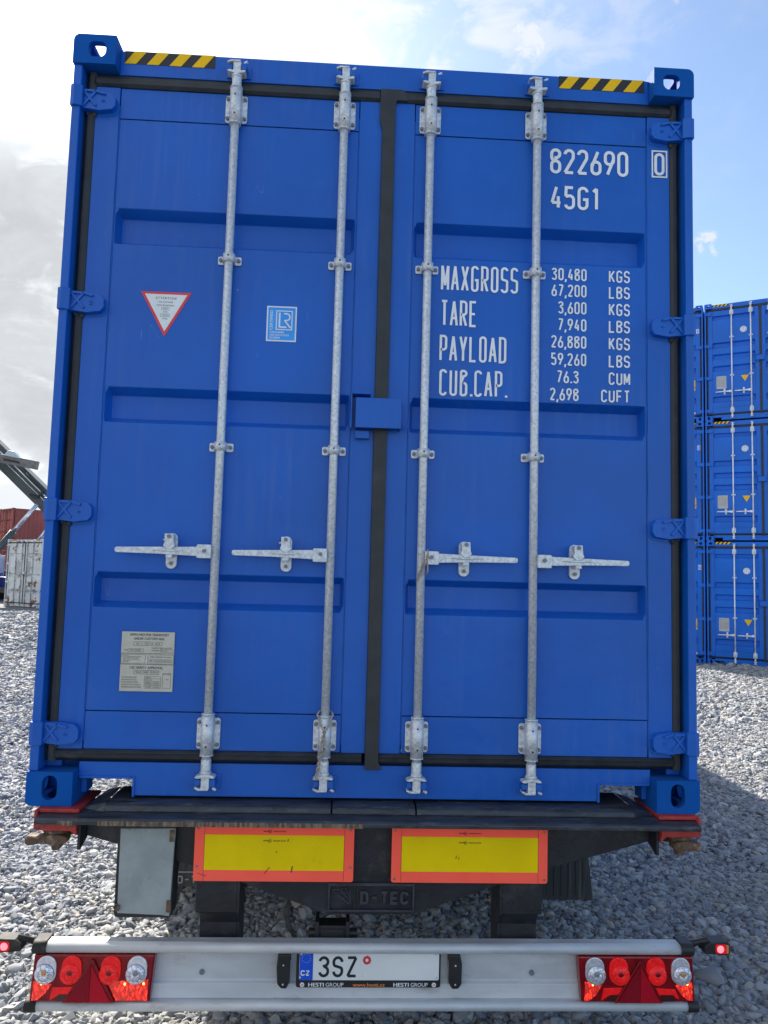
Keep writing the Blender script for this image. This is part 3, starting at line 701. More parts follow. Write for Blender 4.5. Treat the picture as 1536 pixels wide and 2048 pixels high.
    k = MB(); k.prism([(-.020, .132), (-.020, 2.60+H-2.896), (-.030, 2.635+H-2.896), (-.031, 2.768+H-2.896), (.055, 2.768+H-2.896), (.078, 2.752+H-2.896), (.078, 2.7225+H-2.896), (.035, 2.7225+H-2.896), (.0305, 2.70+H-2.896), (.0305, .155), (.040, .142), (.040, .132)], .0395, .0553)
    k.build('gasket_rib', RUBBER, doors[0]) if False else None
    k.build('gasket', RUBBER, doors[0], .002 if detail == 2 else 0)
    dz_ = H-2.896
    hm = {}
    for s in (-1, 1):
        for z in (2.650+dz_, 1.848, 1.055, .250):
            h = hinge_mesh(s).build('hinge', paint, root, .003 if detail == 2 else 0, loc=(0, 0, z))
            if detail == 2:
                hinge_cross(s).build('raised_cross', paint, h, .0012, loc=(0, 0, 0))
                nk = MB(); ftext(nk, ({-1: ('8', '10', '8', '8'), 1: ('8', '9', '10', '10')}[s])[(2.650+dz_, 1.848, 1.055, .250).index(z)], s*1.100+.004, -.006, .013, .0242, None, 'c', rot=90)
                hn = nk.build('cast_number', paint, h); sm2 = hn.modifiers.new('s', 'SOLIDIFY'); sm2.thickness = .003; sm2.offset = 0
                MB().cyl((s*1.135, .0545, -.052), (s*1.150, .0545, -.044), .012, n=8).build('sealant', RUST if s > 9 else RUBBER, h)
    # locking bars
    guide = MB(); guide.prism(roundrect(-.0425, .0425, -.056, .056, .010, 4), .050, .0555)
    sl_ = MB(); sl_.cyl((0, .028, -.070), (0, .028, .070), .0235, n=20).cyl((0, .028, -.0755), (0, .028, -.0705), .0245, n=20).cyl((0, .028, .0705), (0, .028, .0755), .0245, n=20)
    sl_.box(-.0235, .0235, .028, .0500, -.055, .055)
    brk = MB(); brk.prism(roundrect(-.045, .045, -.0165, .0165, .006, 3), .0535, .0590)
    brs = MB(); brs.cyl((0, .028, -.0165), (0, .028, .0165), .0225, n=20); brs.box(-.0225, .0225, .028, .0535, -.0164, .0164)
    gme, sme, bme, bsme = guide.mesh('guide_bracket'), sl_.mesh('sleeve'), brk.mesh('bearing_bracket'), brs.mesh('bearing_strap')
    for me in (gme, sme, bme, bsme): me.materials.append(gv_)
    bolt = MB(); bolt.cyl((0, .0, 0), (0, -.009, 0), .0075, n=6).cyl((0, -.0085, 0), (0, -.0105, 0), .0045, n=8); bolt = bolt.mesh('bolt'); bolt.materials.append(BOLT)
    pin = MB().cyl((0, 0, 0), (0, -.0006, 0), .0036, n=10).mesh('pin_hole'); pin.materials.append(INK)
    zc = [(2.653+dz_, 1), (.252, -1)]
    for i, x in enumerate(rods):
        d = -1 if x < 0 else 1
        MB().cyl((x, .028, .16), (x, .028, H-.16), .0158, n=18).build('locking_bar', gv_, root)
        for z, up_ in zc:
            g = link('guide_bracket', gme, None, root, .0015 if detail == 2 else 0, loc=(x, 0, z))
            link('sleeve', sme, None, g)
            if detail == 2:
                for bx in (-1, 1):
                    for bz in (-1, 1): link('bolt', bolt, None, g, .0008, 1, loc=(bx*.0335, .050, bz*.040), rot=(0, random.random()*1.0, 0))
                for bz in (-.040, .036): link('pin_hole', pin, None, g, loc=(0, .0042, bz))
            # cam head and its keeper
            zz = H-.125 if up_ > 0 else .120
            k = MB(); k.cyl((x, .028, zz-up_*.045), (x, .028, zz+up_*.012), .0185, n=16).cyl((x, .028, zz-up_*.002), (x, .028, zz+up_*.006), .0215, n=16)
            k.prism([(x-.038, zz+up_*.018), (x-.030, zz+up_*.012), (x, zz+up_*.005), (x+.030, zz+up_*.010), (x+.037, zz+up_*.018), (x+.030, zz+up_*.021), (x, zz+up_*.016), (x-.026, zz+up_*.022)], .008, .050)
            k.box(x-.014, x+.016, .014, .046, *sorted((zz+up_*.016, zz+up_*.058)))
            k.prism([(x-.036, zz+up_*.050), (x-.020, zz+up_*.056), (x+.014, zz+up_*.056), (x+.014, zz+up_*.063), (x-.022, zz+up_*.064), (x-.037, zz+up_*.056)], .010, .046)
            k.tube([(x+.026, .026, zz+up_*.056), (x+.040, .022, zz+up_*.063)], .0058, 7)
            k.build('cam_head', gv_, root, .002 if detail == 2 else 0)
            k = MB()
            k.box(x+.0175, x+.038, .012, .0595, *sorted((zz+up_*.024, zz+up_*.050))); k.box(x-.036, x-.0165, .016, .0595, *sorted((zz+up_*.026, zz+up_*.047)))
            k.box(x-.046, x+.052, .0545, .0597, *sorted((zz+up_*.014, zz+up_*.066)))
            k.build('cam_keeper', paint, root, .003 if detail == 2 else 0)
        for z in (2.040, 1.311 if detail == 2 else 1.10):
            g = link('bearing_bracket', bme, None, root, .0015 if detail == 2 else 0, loc=(x, 0, z))
            link('strap', bsme, None, g)
            if detail == 2:
                for bx in (-1, 1): link('bolt', bolt, None, g, .0008, 1, loc=(bx*.034, .0532, 0), rot=(0, random.random(), 0))
                link('pin_hole', pin, None, g, loc=(0, .0052, .004))
        # handle, its hub and its catch
        zh = .915 if detail == 2 else .70; tl = random.uniform(-.004, .004)
        k = MB(); k.prism(roundrect(min(x+d*.012, x+d*.064), max(x+d*.012, x+d*.064), zh-.024+tl, zh+.026+tl, .005), -.004, .030)
        k.build('handle_hub', gv_, root, .002 if detail == 2 else 0)
        x1 = x+d*.060; x2 = x+d*.362
        hb = MB(); hb.prism([(x1, zh-.018), (x1, zh+.017), (x+d*.20, zh+.013), (x2-d*.005, zh+.009), (x2, zh+.005), (x2, zh-.007), (x2-d*.006, zh-.011), (x+d*.2, zh-.013)], .004, .017)
        xm = x+d*.165
        hb.prism([(xm-.065, zh+.001), (xm, zh+.006), (xm+.065, zh+.001), (xm, zh-.003)], -.004, .0039)
        hnd = hb.build('door_handle', gv_, root, .002 if detail == 2 else 0)
        lt = MB(); lt.prism(roundrect(xm-.020, xm+.020, zh-.066, zh+.066, .019, 6), .046, .0595)
        lt.box(xm-.013, xm+.014, .0175, .0458, zh-.024, zh-.016); lt.box(xm-.013, xm+.014, .020, .0458, zh+.020, zh+.027)
        lc = lt.build('handle_catch', gv_, root, .0015 if detail == 2 else 0)
        fp = MB(); fp.prism([(xm-.017, zh+.062), (xm+.015, zh+.062), (xm+.017, zh+.028), (xm+.022, zh+.018), (xm+.008, zh+.004), (xm-.006, zh+.004), (xm-.021, zh+.018), (xm-.016, zh+.030)], -.006, .0035)
        fp.box(xm-.014, xm+.013, .0036, .0455, zh+.044, zh+.060); fp.box(xm-.010, xm+.012, -.004, .016, zh-.026, zh-.014)
        fp.tube([(xm-.014, .012, zh+.040), (xm-.026, .012, zh+.040)], .003, 6)
        fp.build('catch_flap', gv_, lc, .002 if detail == 2 else 0)
        if detail == 2:
            link('bolt', bolt, None, lc, loc=(xm, -.0055, zh+.052)); link('bolt', bolt, None, lc, loc=(xm, .0460, zh-.046)); 
            link('bolt', bolt, RUST, lc, loc=(x+d*.036, -.0038, zh+.002))
    # lock box across the door gap
    k = MB(); k.box(-.092, .081, .002, .006, 1.397, 1.512); k.box(-.092, .081, .0061, .054, 1.506, 1.512); k.box(-.092, -.087, .0061, .054, 1.397, 1.5058); k.box(.076, .081, .0061, .054, 1.397, 1.5058); k.box(-.0868, .0758, .046, .050, 1.405, 1.5058)
    k.build('lock_box', paint, root, bv)
    k = MB(); k.box(-.111, -.106, .004, .0553, 1.395, 1.532); k.box(-.1058, -.036, .004, .0553, 1.526, 1.532)
    k.build('lock_guard', paint, root, bv)
    MB().box(-.091, -.038, .030, .0553, 1.361, 1.391).build('door_stop', paint, root, bv)
    if detail == 2:
        MB().tube([(.0835+.0135*(1-math.cos(a)), .030, 1.425-.020*math.sin(a)) for a in np.linspace(-.5, math.pi+.3, 12)], .0028, 7).build('lock_hook', paint, root)
    # hazard tape
    for s in (-1, 1):
        xa = -1.040 if s < 0 else .688; wdt = .352
        k = MB(); k.box(xa, xa+wdt, .0585, .0597, H-.072, H-.020); tp = k.build('hazard_tape', BLKT, root)
        k = MB(); n = 4; pit = .088
        for i in range(n):
            x0 = xa+i*pit+(-.002 if s < 0 else .0)
            pts = [(x0, H-.072), (x0+.046, H-.072), (x0+.086, H-.020), (x0+.040, H-.020)]
            pts = [(max(xa, min(xa+wdt, p[0])), p[1]) for p in pts]
            k.prism(pts, .0575, .0583)
        k.build('yellow_stripe', YELT, tp)
    return root, doors

# ------------------------------------------------------------------ main container
CZ = .98
main, mdoors = make_container('large blue high cube container with closed doors and white weight markings, standing on the trailer', (0, 0, CZ), 0, BLUE,
    [(2.235, 2.091), (1.532, 1.395), (.832, .700)], detail=2)
dl, dr = mdoors
yd = .0578; o_ = -CZ
k = MB(); strokes(k, '822690', .655, 3.444+o_, .105, .0545, .0455, .0125, yd); k.build('lettering', WHITE, dr)
k = MB(); strokes(k, '45G1', .658, 3.297+o_, .097, .0545, .0445, .0120, yd); k.build('lettering', WHITE, dr)
k = MB(); strokes(k, '0', 1.0775, 3.455+o_, .094, .05, .0420, .0115, .0530); k.build('lettering', WHITE, dr); k = MB(); rectline(k, 1.067, 1.131, 3.446+o_, 3.560+o_, .006, .0530); k.build('check_digit_frame', WHITE, dr)
for tx, zz, xw in (('MAXGROSS', 2.942, .0391), ('TARE', 2.800, .0375), ('PAYLOAD', 2.660, .0387), ('CUB.CAP.', 2.524, .0400)):
    k = MB(); strokes(k, tx, .228 if tx != 'PAYLOAD' else .2265, zz+o_, .105, xw, .0300, .0093, yd); k.build('lettering', WHITE, dr)
rows = [3.056, 2.990, 2.921, 2.852, 2.783, 2.713, 2.643, 2.573]
for i, (a, b) in enumerate((('30,480', 'KGS'), ('67,200', 'LBS'), ('3,600', 'KGS'), ('7,940', 'LBS'), ('26,880', 'KGS'), ('59,260', 'LBS'), ('76.3', 'CUM'), ('2,698', 'CUFT'))):
    k = MB(); strokes(k, a, .805 if i < 6 else .775, rows[i]-.051+o_, .050, .0268, .0215, .0066, yd, right=True); k.build('lettering', WHITE, dr); k = MB()
    strokes(k, b, .979, rows[i]-.051+o_, .050, .0302, .0240, .0066, yd, right=True); k.build('lettering', WHITE, dr)
# red warning triangle
tri = MB().prism([(-.929, 2.888+o_), (-.735, 2.888+o_), (-.832, 2.713+o_)], .0588, .0602).build('warning_sticker', SREDB, dl)
MB().prism([(-.9125, 2.8785+o_), (-.7515, 2.8785+o_), (-.832, 2.733+o_)], .0580, .0586).build('sticker_field', SWHT, tri)
k = MB(); yt = .0576
ftext(k, 'A T T E N T I O N', -.832, 2.859+o_, .0085, yt, .078, 'c', bold=.0002)
for tx, zz, ww in (('THIS CONTAINER', 2.845, .056), ('MUST BE REPAIRED', 2.832, .066), ('ONLY', 2.819, .018), ('WITH', 2.806, .017), ('CORTEN', 2.793, .026), ('STEEL', 2.780, .021)):
    ftext(k, tx, -.832, zz+o_, .0058, yt, ww, 'c')
rectline(k, -.847, -.817, 2.8165+o_, 2.828+o_, .0008, yt); rectline(k, -.850, -.814, 2.7905+o_, 2.802+o_, .0008, yt)
k.build('sticker_text', INK, tri)
# blue certification sticker
ls = MB().box(-.445, -.330, .0588, .0602, 2.712+o_, 2.851+o_).build('certification_sticker', SWHT, dl)
MB().box(-.4395, -.3355, .0580, .0586, 2.7175+o_, 2.8455+o_).build('sticker_field', SBLU, ls)
k = MB(); rectline(k, -.409, -.346, 2.757+o_, 2.834+o_, .0035, yt)
ftext(k, 'CERTIFIED', -.4215, 2.756+o_, .0105, yt, .077, 'l', rot=90, bold=.0003)
for tx, zz, ww in (('CONTAINER', 2.744, .055), ('CERTIFICATION', 2.733, .073), ('SCHEME', 2.722, .040)): ftext(k, tx, -.4315, zz+o_, .0075, yt, ww, bold=.0002)
def poly(mb, pts, w, y):
    for i in range(len(pts)-1):
        a, b = Vector((pts[i][0], 0, pts[i][1])), Vector((pts[i+1][0], 0, pts[i+1][1])); d = (b-a)/2; n_q = Vector((-d.z, 0, d.x)).normalized()*w/2
        mb.obox(((a+b)/2+Vector((0, y-.00005*i, 0))), d*1.04, n_q, (0, .0002, 0))
poly(k, [(-.3955, 2.824+o_), (-.3955, 2.7685+o_), (-.3685, 2.7685+o_)], .0060, yt)
poly(k, [(-.379, 2.822+o_), (-.3685, 2.822+o_)]+[(-.3685+.0125*math.cos(R(a)), 2.8085+.0135*math.sin(R(a))+o_) for a in range(80, -95, -20)]+[(-.376, 2.795+o_), (-.3525, 2.766+o_)], .0055, yt)
k.build('sticker_text', SWHT, ls)
# approval plate
cp = MB().box(-.9275, -.7345, .0545, .0600, 1.377+o_, 1.594+o_).build('approval_plate', PLATEM, dl, .0015, label='beige approval plate printed with small black text')
k = MB(); y_ = .0540; cx = -.831
ftext(k, 'APPROVED FOR TRANSPORT', cx+.004, 1.579+o_, .0085, y_, .142, 'c', bold=.0002); ftext(k, 'UNDER CUSTOMS SEAL', cx+.004, 1.565+o_, .0085, y_, .112, 'c', bold=.0002)
ftext(k, 'GB / C 17625 LR / 2018', cx, 1.5475+o_, .0068, y_, .088, 'c'); rectline(k, cx-.052, cx+.052, 1.5435+o_, 1.558+o_, .0011, y_)
ftext(k, 'MANUFACTURERS NO OF THE', -.817, 1.533+o_, .0050, y_, .073); ftext(k, 'CONTAINER', -.817, 1.524+o_, .0050, y_, .028)
ftext(k, 'TYPE', -.919, 1.524+o_, .0050, y_, .014); rectline(k, -.903, -.845, 1.521+o_, 1.532+o_, .0009, y_); ftext(k, '45HC-30(5)NO', -.896, 1.5245+o_, .0050, y_, .040); rectline(k, -.786, -.740, 1.521+o_, 1.531+o_, .0009, y_); ftext(k, 'TRI 21 04', -.784, 1.5235+o_, .0050, y_, .024)
k.box(-.9265, -.7355, y_, y_+.0004, 1.5145+o_, 1.516+o_); k.box(-.9265, -.7355, y_, y_+.0004, 1.4745+o_, 1.476+o_)
rectline(k, -.9265, -.838, 1.478+o_, 1.512+o_, .0009, y_); rectline(k, -.829, -.7355, 1.478+o_, 1.511+o_, .0009, y_)
for i, ww in enumerate((.024, .065, .056, .056, .026, .020)): ftext(k, ('TARE SHOWN', 'THE CONTAINER OPERATIONS LIMITED', 'UNIT THREE COTSWOLD HOUSE', 'NORTH ROAD GLOS ROAD 502', 'GBR LN34 3P', 'SERIAL')[i], -.923+(.004 if i else 0), 1.506-i*.0048+o_, .0030, y_, ww)
ftext(k, 'TIMBER COMPONENT TREATMENT', -.822, 1.500+o_, .0050, y_, .081); rectline(k, -.822, -.742, 1.484+o_, 1.494+o_, .0009, y_); ftext(k, 'IM / TAILILEUM 400 2021', -.819, 1.4865+o_, .0048, y_, .072)
ftext(k, 'CSC SAFETY APPROVAL', cx-.002, 1.459+o_, .0088, y_, .122, 'c', bold=.0002); ftext(k, 'GB-LR 34438   07/2018', cx, 1.444+o_, .0064, y_, .080, 'c'); rectline(k, cx-.047, cx+.045, 1.440+o_, 1.4535+o_, .0011, y_)
for i, tx in enumerate(('DATE MANUFACTURED', 'IDENTIFICATION NO.', 'MAXIMUM GROSS WEIGHT', 'ALLOWABLE STACKING LOAD FOR 1.8G', 'TRANSVERSE RACKING TEST FORCE')): ftext(k, tx, -.921, 1.4255-i*.0088+o_, .0050, y_, (.056, .056, .062, .070, .072)[i])
for i in range(5): rectline(k, -.838, -.778, 1.4235-i*.0088+o_, 1.4330-i*.0088+o_, .0007, y_)
for i, tx in enumerate(('2021', 'TRI 21  04', '30,480 kg   67,200 lbs', '192,000 kg  423,280 lbs', '150,000   newtons')): ftext(k, tx, -.834, 1.4260-i*.0088+o_, .0042, y_, (.020, .024, .050, .052, .052)[i])
rectline(k, -.772, -.742, 1.390+o_, 1.444+o_, .0009, y_)
ftext(k, 'RE-EXAMINE', -.770, 1.4385+o_, .0035, y_, .026); ftext(k, '2026', -.760, 1.420+o_, .0042, y_, .010)
k.build('plate_text', INK, cp)
MB().cyl((-.833, .0545, 1.488+o_), (-.833, .0510, 1.488+o_), .0050, n=10).build('rivet', GALV, cp)
for s, nm in ((-1, 'I3'), (1, '3')):
    pass

# two bits of cord tied to the locking bars
pts = []
for i in range(13):
    t = i/12; a = math.pi*(1-t); pts.append((-.17+.0285*math.cos(a), .020-.026*math.sin(a), 1.312-.060*math.sin(a)**3*.9-.0))
loop = MB().tube(pts, .0036, 7)
back = [(-.17-.0285, .020, 1.312), (-.192, .045, 1.320), (-.17, .050, 1.321), (-.148, .045, 1.320), (-.1415, .020, 1.312)]
loop.tube(back, .0036, 7)
for ph in (0, math.pi):
    loop.tube([(-.170-.0008*i+.0042*math.cos(i*.9+ph), -.0050-.0035*math.sin(i*.9+ph), 1.255-i*.0055) for i in range(32)], .0036, 6)
tag(loop.build('tied_cord', ROPE), 'pale twisted cord looped round the bottom of the second locking bar from left', 'cord')
k = MB()
k.tube([(.190, -.006, 1.925), (.193, -.010, 1.900), (.188, -.008, 1.880), (.181, .000, 1.866), (.172, .005, 1.846), (.166, .008, 1.828), (.156, .010, 1.812), (.153, .012, 1.804)], .0030, 6)
k.tube([(.192, -.007, 1.918), (.186, -.004, 1.890), (.176, .002, 1.872), (.170, .008, 1.852), (.160, .010, 1.835), (.155, .010, 1.815)], .0028, 6)
k.tube([(.186, -.006, 1.900), (.192, -.004, 1.870), (.194, .006, 1.846), (.190, .010, 1.833)], .0028, 6)
tag(k.build('cord_end', ROPE), 'short frayed cord hanging from the handle hub of the third locking bar from left', 'cord')

# ------------------------------------------------------------------ trailer
TX = .017
tr_ = empty('container_trailer', 'black container semitrailer with red and yellow rear marker boards and silver bumper', 'trailer', (TX, 0, 0))
# deck: front lip, step, crown that thins out towards the corner pads
prof = [(-.078, .938), (-.078, .957), (-.070, .961), (-.012, .966), (-.004, .984), (.010, .992), (.055, .996), (.16, .996), (.16, .938)]
k = MB(); k.prism(prof[:0]+[(-.0775, .9405), (-.0775, .955), (-.070, .961), (-.012, .966), (.16, .966), (.16, .9405)], -1.172, 1.172, 'YZ')
k.build('deck_beam', DECK, tr_, .003)
k = MB()
segs = [(-.955, -.155), (-.150, .150), (.155, .955)]
for a, b in segs: k.prism([(-.011, .9665), (-.004, .984), (.012, .9925), (.055, .9955), (.22, .9955), (.22, .9665)], a, b, 'YZ')
cr_ = k.build('deck_crown', DECK, tr_, .004)
k = MB()
for s in (-1, 1):
    v = [(s*.9555, -.010, .967), (s*.9555, .012, .992), (s*.9555, .055, .995), (s*.9555, .22, .995), (s*1.055, .030, .967), (s*1.04, .060, .9705), (s*1.02, .12, .981), (s*1.01, .22, .981)]
    f = [(0, 4, 5, 1), (1, 5, 6, 2), (2, 6, 7, 3)]
    k.add(v, f if s > 0 else [q[::-1] for q in f])
k.build('deck_shoulder', DECK, tr_)
MB().box(-.955, -.04, -.0795, -.0777, .9395, .9555).build('worn_lip', EDGE, tr_); MB().box(-1.09, -1.04, -.0795, -.0777, .9395, .9555).build('worn_lip', EDGE, tr_)
for s in (-1, 1):
    k = MB(); x0, x1 = sorted((s*1.036, s*1.178)); k.box(x0, x1, -.030, .22, .9665, .9795)
    x0, x1 = sorted((s*1.1725, s*1.184)); k.box(x0, x1, -.045, .22, .915, .979)
    x0, x1 = sorted((s*1.035, s*1.172)); k.box(x0, x1, -.055, .22, .9130, .9380)
    k.prism([(s*1.036, .9128), (s*1.062, .9128), (s*1.036, .893)], -.045, -.02)
    k.build('corner_pad', PADRED, tr_, .003)
    # twist lock nut and handle under the pad
    xc = s*1.118; k = MB()
    k.cyl((xc, .0, .912), (xc, .0, .896), .046, n=18).cyl((xc, .0, .896), (xc, .0, .880), .038, n=12)
    pp = [(-.095, .886), (-.088, .896), (-.050, .893), (-.02, .900), (.02, .898), (.052, .892), (.050, .872), (.030, .868), (.026, .848), (.002, .846), (-.006, .866), (-.045, .868), (-.080, .862), (-.094, .868)]
    k.prism([(xc+(p[0] if s < 0 else -p[0]*.72), p[1]-.004) for p in pp], -.045, .0)
    k.tube([(xc, .01, .885), (xc-s*.05, .07, .880), (xc-s*.10, .12, .885)], .016, 8)
    k.build('twist_lock', RUST, tr_, .006)
    # gusset below the deck and the big tapering cross beam behind
    k = MB(); x0, x1 = sorted((s*1.026, s*1.036)); k.prism([(-.030, .9375), (-.030, .842), (-.020, .839), (.16, .895), (.16, .9375)], x0, x1, 'YZ'); k.build('gusset', DARK, tr_, .002)
k = MB()
k.prism([(-1.025, .9375), (-1.025, .870), (-.645, .768), (-.47, .712), (-.155, .604), (.155, .604), (.47, .712), (.645, .768), (1.025, .870), (1.025, .9375)], .036, .050)
k.build('cross_beam', DARK, tr_, .002)
k = MB(); bp = [(-1.025, .870), (-.645, .768), (-.47, .712), (-.155, .604), (.155, .604), (.47, .712), (.645, .768), (1.025, .870)]
for i in range(len(bp)-1):
    a, b = bp[i], bp[i+1]; k.add([(a[0], .0505, a[1]), (b[0], .0505, b[1]), (b[0], .20, b[1]), (a[0], .20, a[1])], [(0, 1, 2, 3)])
k.build('beam_flange', DARK, tr_)
# cast name plate
k = MB()
k.box(-.156, .156, .022, .0355, .707, .717); k.box(-.156, .156, .022, .0355, .617, .624); k.box(-.156, -.149, .022, .0355, .6245, .7065); k.box(.149, .156, .022, .0355, .6245, .7065); k.box(-.062, -.059, .026, .0355, .6245, .7065)
NP = mat('cast_plate', (.040, .044, .058), .45, var=.3, vscale=12, bump=.2)
npl = k.build('name_plate', NP, tr_, .002)
k = MB(); strokes(k, 'D-TEC', -.040, .642, .046, .0362, .030, .0095, .029); m_ = k.mesh('plate_letters'); npt = link('plate_letters', m_, NP, npl); sm_ = npt.modifiers.new('s', 'SOLIDIFY'); sm_.thickness = .006; sm_.offset = 0
k = MB()
for a, b in (((-.142, .690), (-.075, .640)), ((-.142, .690), (-.085, .697)), ((-.085, .697), (-.098, .682)), ((-.112, .694), (-.088, .664)), ((-.100, .696), (-.082, .676)), ((-.075, .640), (-.078, .690))):
    poly(k, [a, b], .005, .030)
npa = k.build('plate_emblem', NP, npl, .001)
# marker boards
for s in (-1, 1):
    xa, xb = sorted((s*.068, s*.635)); z0, z1 = .729, .925
    k = MB(); k.prism(roundrect(xa, xb, z0, z1, .008, 3), .000, .006); mb_ = k.build('marker_board', REDB, tr_, .0008)
    k = MB(); k.box(xa+.036, xb-.036, -.0012, -.0002, .768, .8895); k.build('yellow_field', YELB, mb_)
    k = MB()
    for zz in (.9005, .8680):
        ftext(k, '00791', (xa+xb)/2-.045+.005, zz, .0042, -.0018, .019, bold=.0003); ftext(k, '104 RA1234  DC19A', (xa+xb)/2-.010+.005, zz, .0040, -.0018, .044, bold=.0003)
        ftext(k, 'E8', (xa+xb)/2-.0205, zz-.001, .0052, -.0018, .006)
        c0 = ((xa+xb)/2-.0175, zz+.0018)
        for i in range(14):
            a0, a1 = 2*math.pi*i/14, 2*math.pi*(i+1)/14
            poly(k, [(c0[0]+.0058*math.cos(a0), c0[1]+.0058*math.sin(a0)), (c0[0]+.0058*math.cos(a1), c0[1]+.0058*math.sin(a1))], .0009, -.0018)
    k.build('board_text', INK, mb_)
    k = MB(); k.box(xa+.0345, xa+.0353, -.0008, -.0001, z0+.002, z1-.002); k.box(xb-.0353, xb-.0345, -.0008, -.0001, z0+.002, z1-.002)
    if s < 0:
        for a, b, w in (((-.385, .757), (-.367, .779), .0018), ((-.289, .762), (-.286, .783), .0034), ((-.305, .868), (-.303, .876), .003), ((-.62, .757), (-.59, .747), .0012), ((-.345, .83), (-.343, .835), .003)): poly(k, [a, b], w, -.0022)
    else:
        for a, b, w in (((.30, .815), (.303, .825), .002), ((.31, .812), (.312, .820), .002)): poly(k, [a, b], w, -.0022)
    k.build('scratch', INK, mb_)
    k = MB()
    for zz in (.742, .910) if s > 0 else (.780, .910):
        for xx in (xa+.012, xb-.012): k.cyl((xx, .0, zz), (xx, -.0022, zz), .0042, n=10)
    k.build('rivet', BOLT, mb_)
# document box lid at the left
k = MB(); k.prism(roundrect(-.905, -.704, .603, .920, .012, 3), .000, .090); bx = k.build('storage_box', PLAS, tr_, .003)
k = MB(); k.prism([(-.893, .619), (-.896, .908), (-.703, .910), (-.711, .609), (-.74, .613)], -.004, .0095); k.build('box_lid', GREYP, bx, .003)
k = MB()
for z in (.645, .885): k.box(-.722, -.706, -.009, -.0045, z-.020, z+.020)
k.build('lid_hinge', RUST, bx, .001)
k = MB(); k.tube([(-.893+.010*math.cos(a), -.010, .640+.012*math.sin(a)) for a in np.linspace(-1, math.pi+.2, 9)], .002, 6); k.cyl((-.893, -.004, .637), (-.893, -.009, .637), .009, n=12); k.build('lid_catch', RUST, bx)
k = MB(); v = [(-.846, -.0046, .700), (-.812, -.0046, .716), (-.800, -.0046, .768), (-.845, -.0046, .764)]; k.add(v, [(0, 1, 2, 3)])
k.add([(-.775, -.0046, .735), (-.742, -.0046, .728), (-.738, -.0046, .708), (-.748, -.0046, .718), (-.757, -.0046, .726)], [(0, 4, 3, 2, 1)]); k.build('torn_label', mat('faded_label', (.31, .34, .345), .6), bx)
# bumper brackets
for s in (-1, 1):
    k = MB(); a, b = sorted((s*.635, s*.487))
    k.prism([(a, .7275), (b, .7275), (b, .590), (a, .590)], .075, .083)
    k.add([], [])
    ai, bi = sorted((s*.622, s*.487))
    k.prism([(.0831, .5898), (.075, .5898), (.105, .545), (.105, .26), (.113, .26), (.113, .548)], ai, bi, 'YZ')
    xi = s*.487; x0, x1 = sorted((xi, xi-s*.010)); k.prism([(.075, .7275), (.24, .7275), (.24, .26), (.106, .26), (.106, .545), (.075, .59)], x0, x1, 'YZ')
    br = k.build('bumper_bracket', DARK, tr_, .002)
    k = MB()
    for xx in (s*.597, s*.530): k.cyl((xx, .0748, .618), (xx, .0738, .618), .0085, n=12)
    k.box(*sorted((s*.494, s*.512)), .1040, .1049, .520, .529)
    k.build('bracket_hole', INK, br)
# longitudinal frame, axles, mudguards, flaps, wheels
for s in (-1, 1):
    k = MB(); x = s*.42; k.box(x-.006, x+.006, .205, 11.8, .70, .925); k.box(x-.07, x+.07, .205, 11.8, .9255, .937); k.box(x-.07, x+.07, .205, 11.8, .688, .6995); k.build('frame_rail', DARK, tr_)
k = MB()
for y in (.9, 2.6, 4.0, 5.6, 8, 10.5): k.box(-.41, .41, y, y+.1, .72, .88)
k.build('frame_cross_member', DARK, tr_)
for y in (2.05, 3.36, 4.67):
    MB().cyl((-.88, y, .49), (.88, y, .49), .065, n=14).build('axle', DARK, tr_)
    for s in (-1, 1):
        w = MB(); n = 40; xo = s*1.18; xi = s*.84; R0 = .49
        pr = [(0, .30), (.01, .44), (.05, .482), (.12, .49), (.135, .478), (.145, .49), (.195, .49), (.205, .478), (.215, .49), (.28, .482), (.33, .44), (.34, .30)]
        v = []
        for i in range(n):
            a = 2*math.pi*i/n
            for (d_, r_) in pr: v.append((xi+s*d_, y+r_*math.cos(a), R0+r_*math.sin(a)))
        m__ = len(pr); w.add(v, [((i*m__+j, ((i+1) % n)*m__+j, ((i+1) % n)*m__+j+1, i*m__+j+1) if s > 0 else (i*m__+j+1, ((i+1) % n)*m__+j+1, ((i+1) % n)*m__+j, i*m__+j)) for i in range(n) for j in range(m__-1)], True)
        wo_ = w.build('wheel', TYRE, tr_)
        k = MB(); k.cyl((xo-s*.03, y, R0), (xo-s*.10, y, R0), .30, .24, n=28).cyl((xo+s*.0, y, R0), (xo-s*.12, y, R0), .12, n=16).cyl((xi+s*.03, y, R0), (xi+s*.09, y, R0), .30, n=28); k.build('rim', GALV, wo_)
FY = 1.20
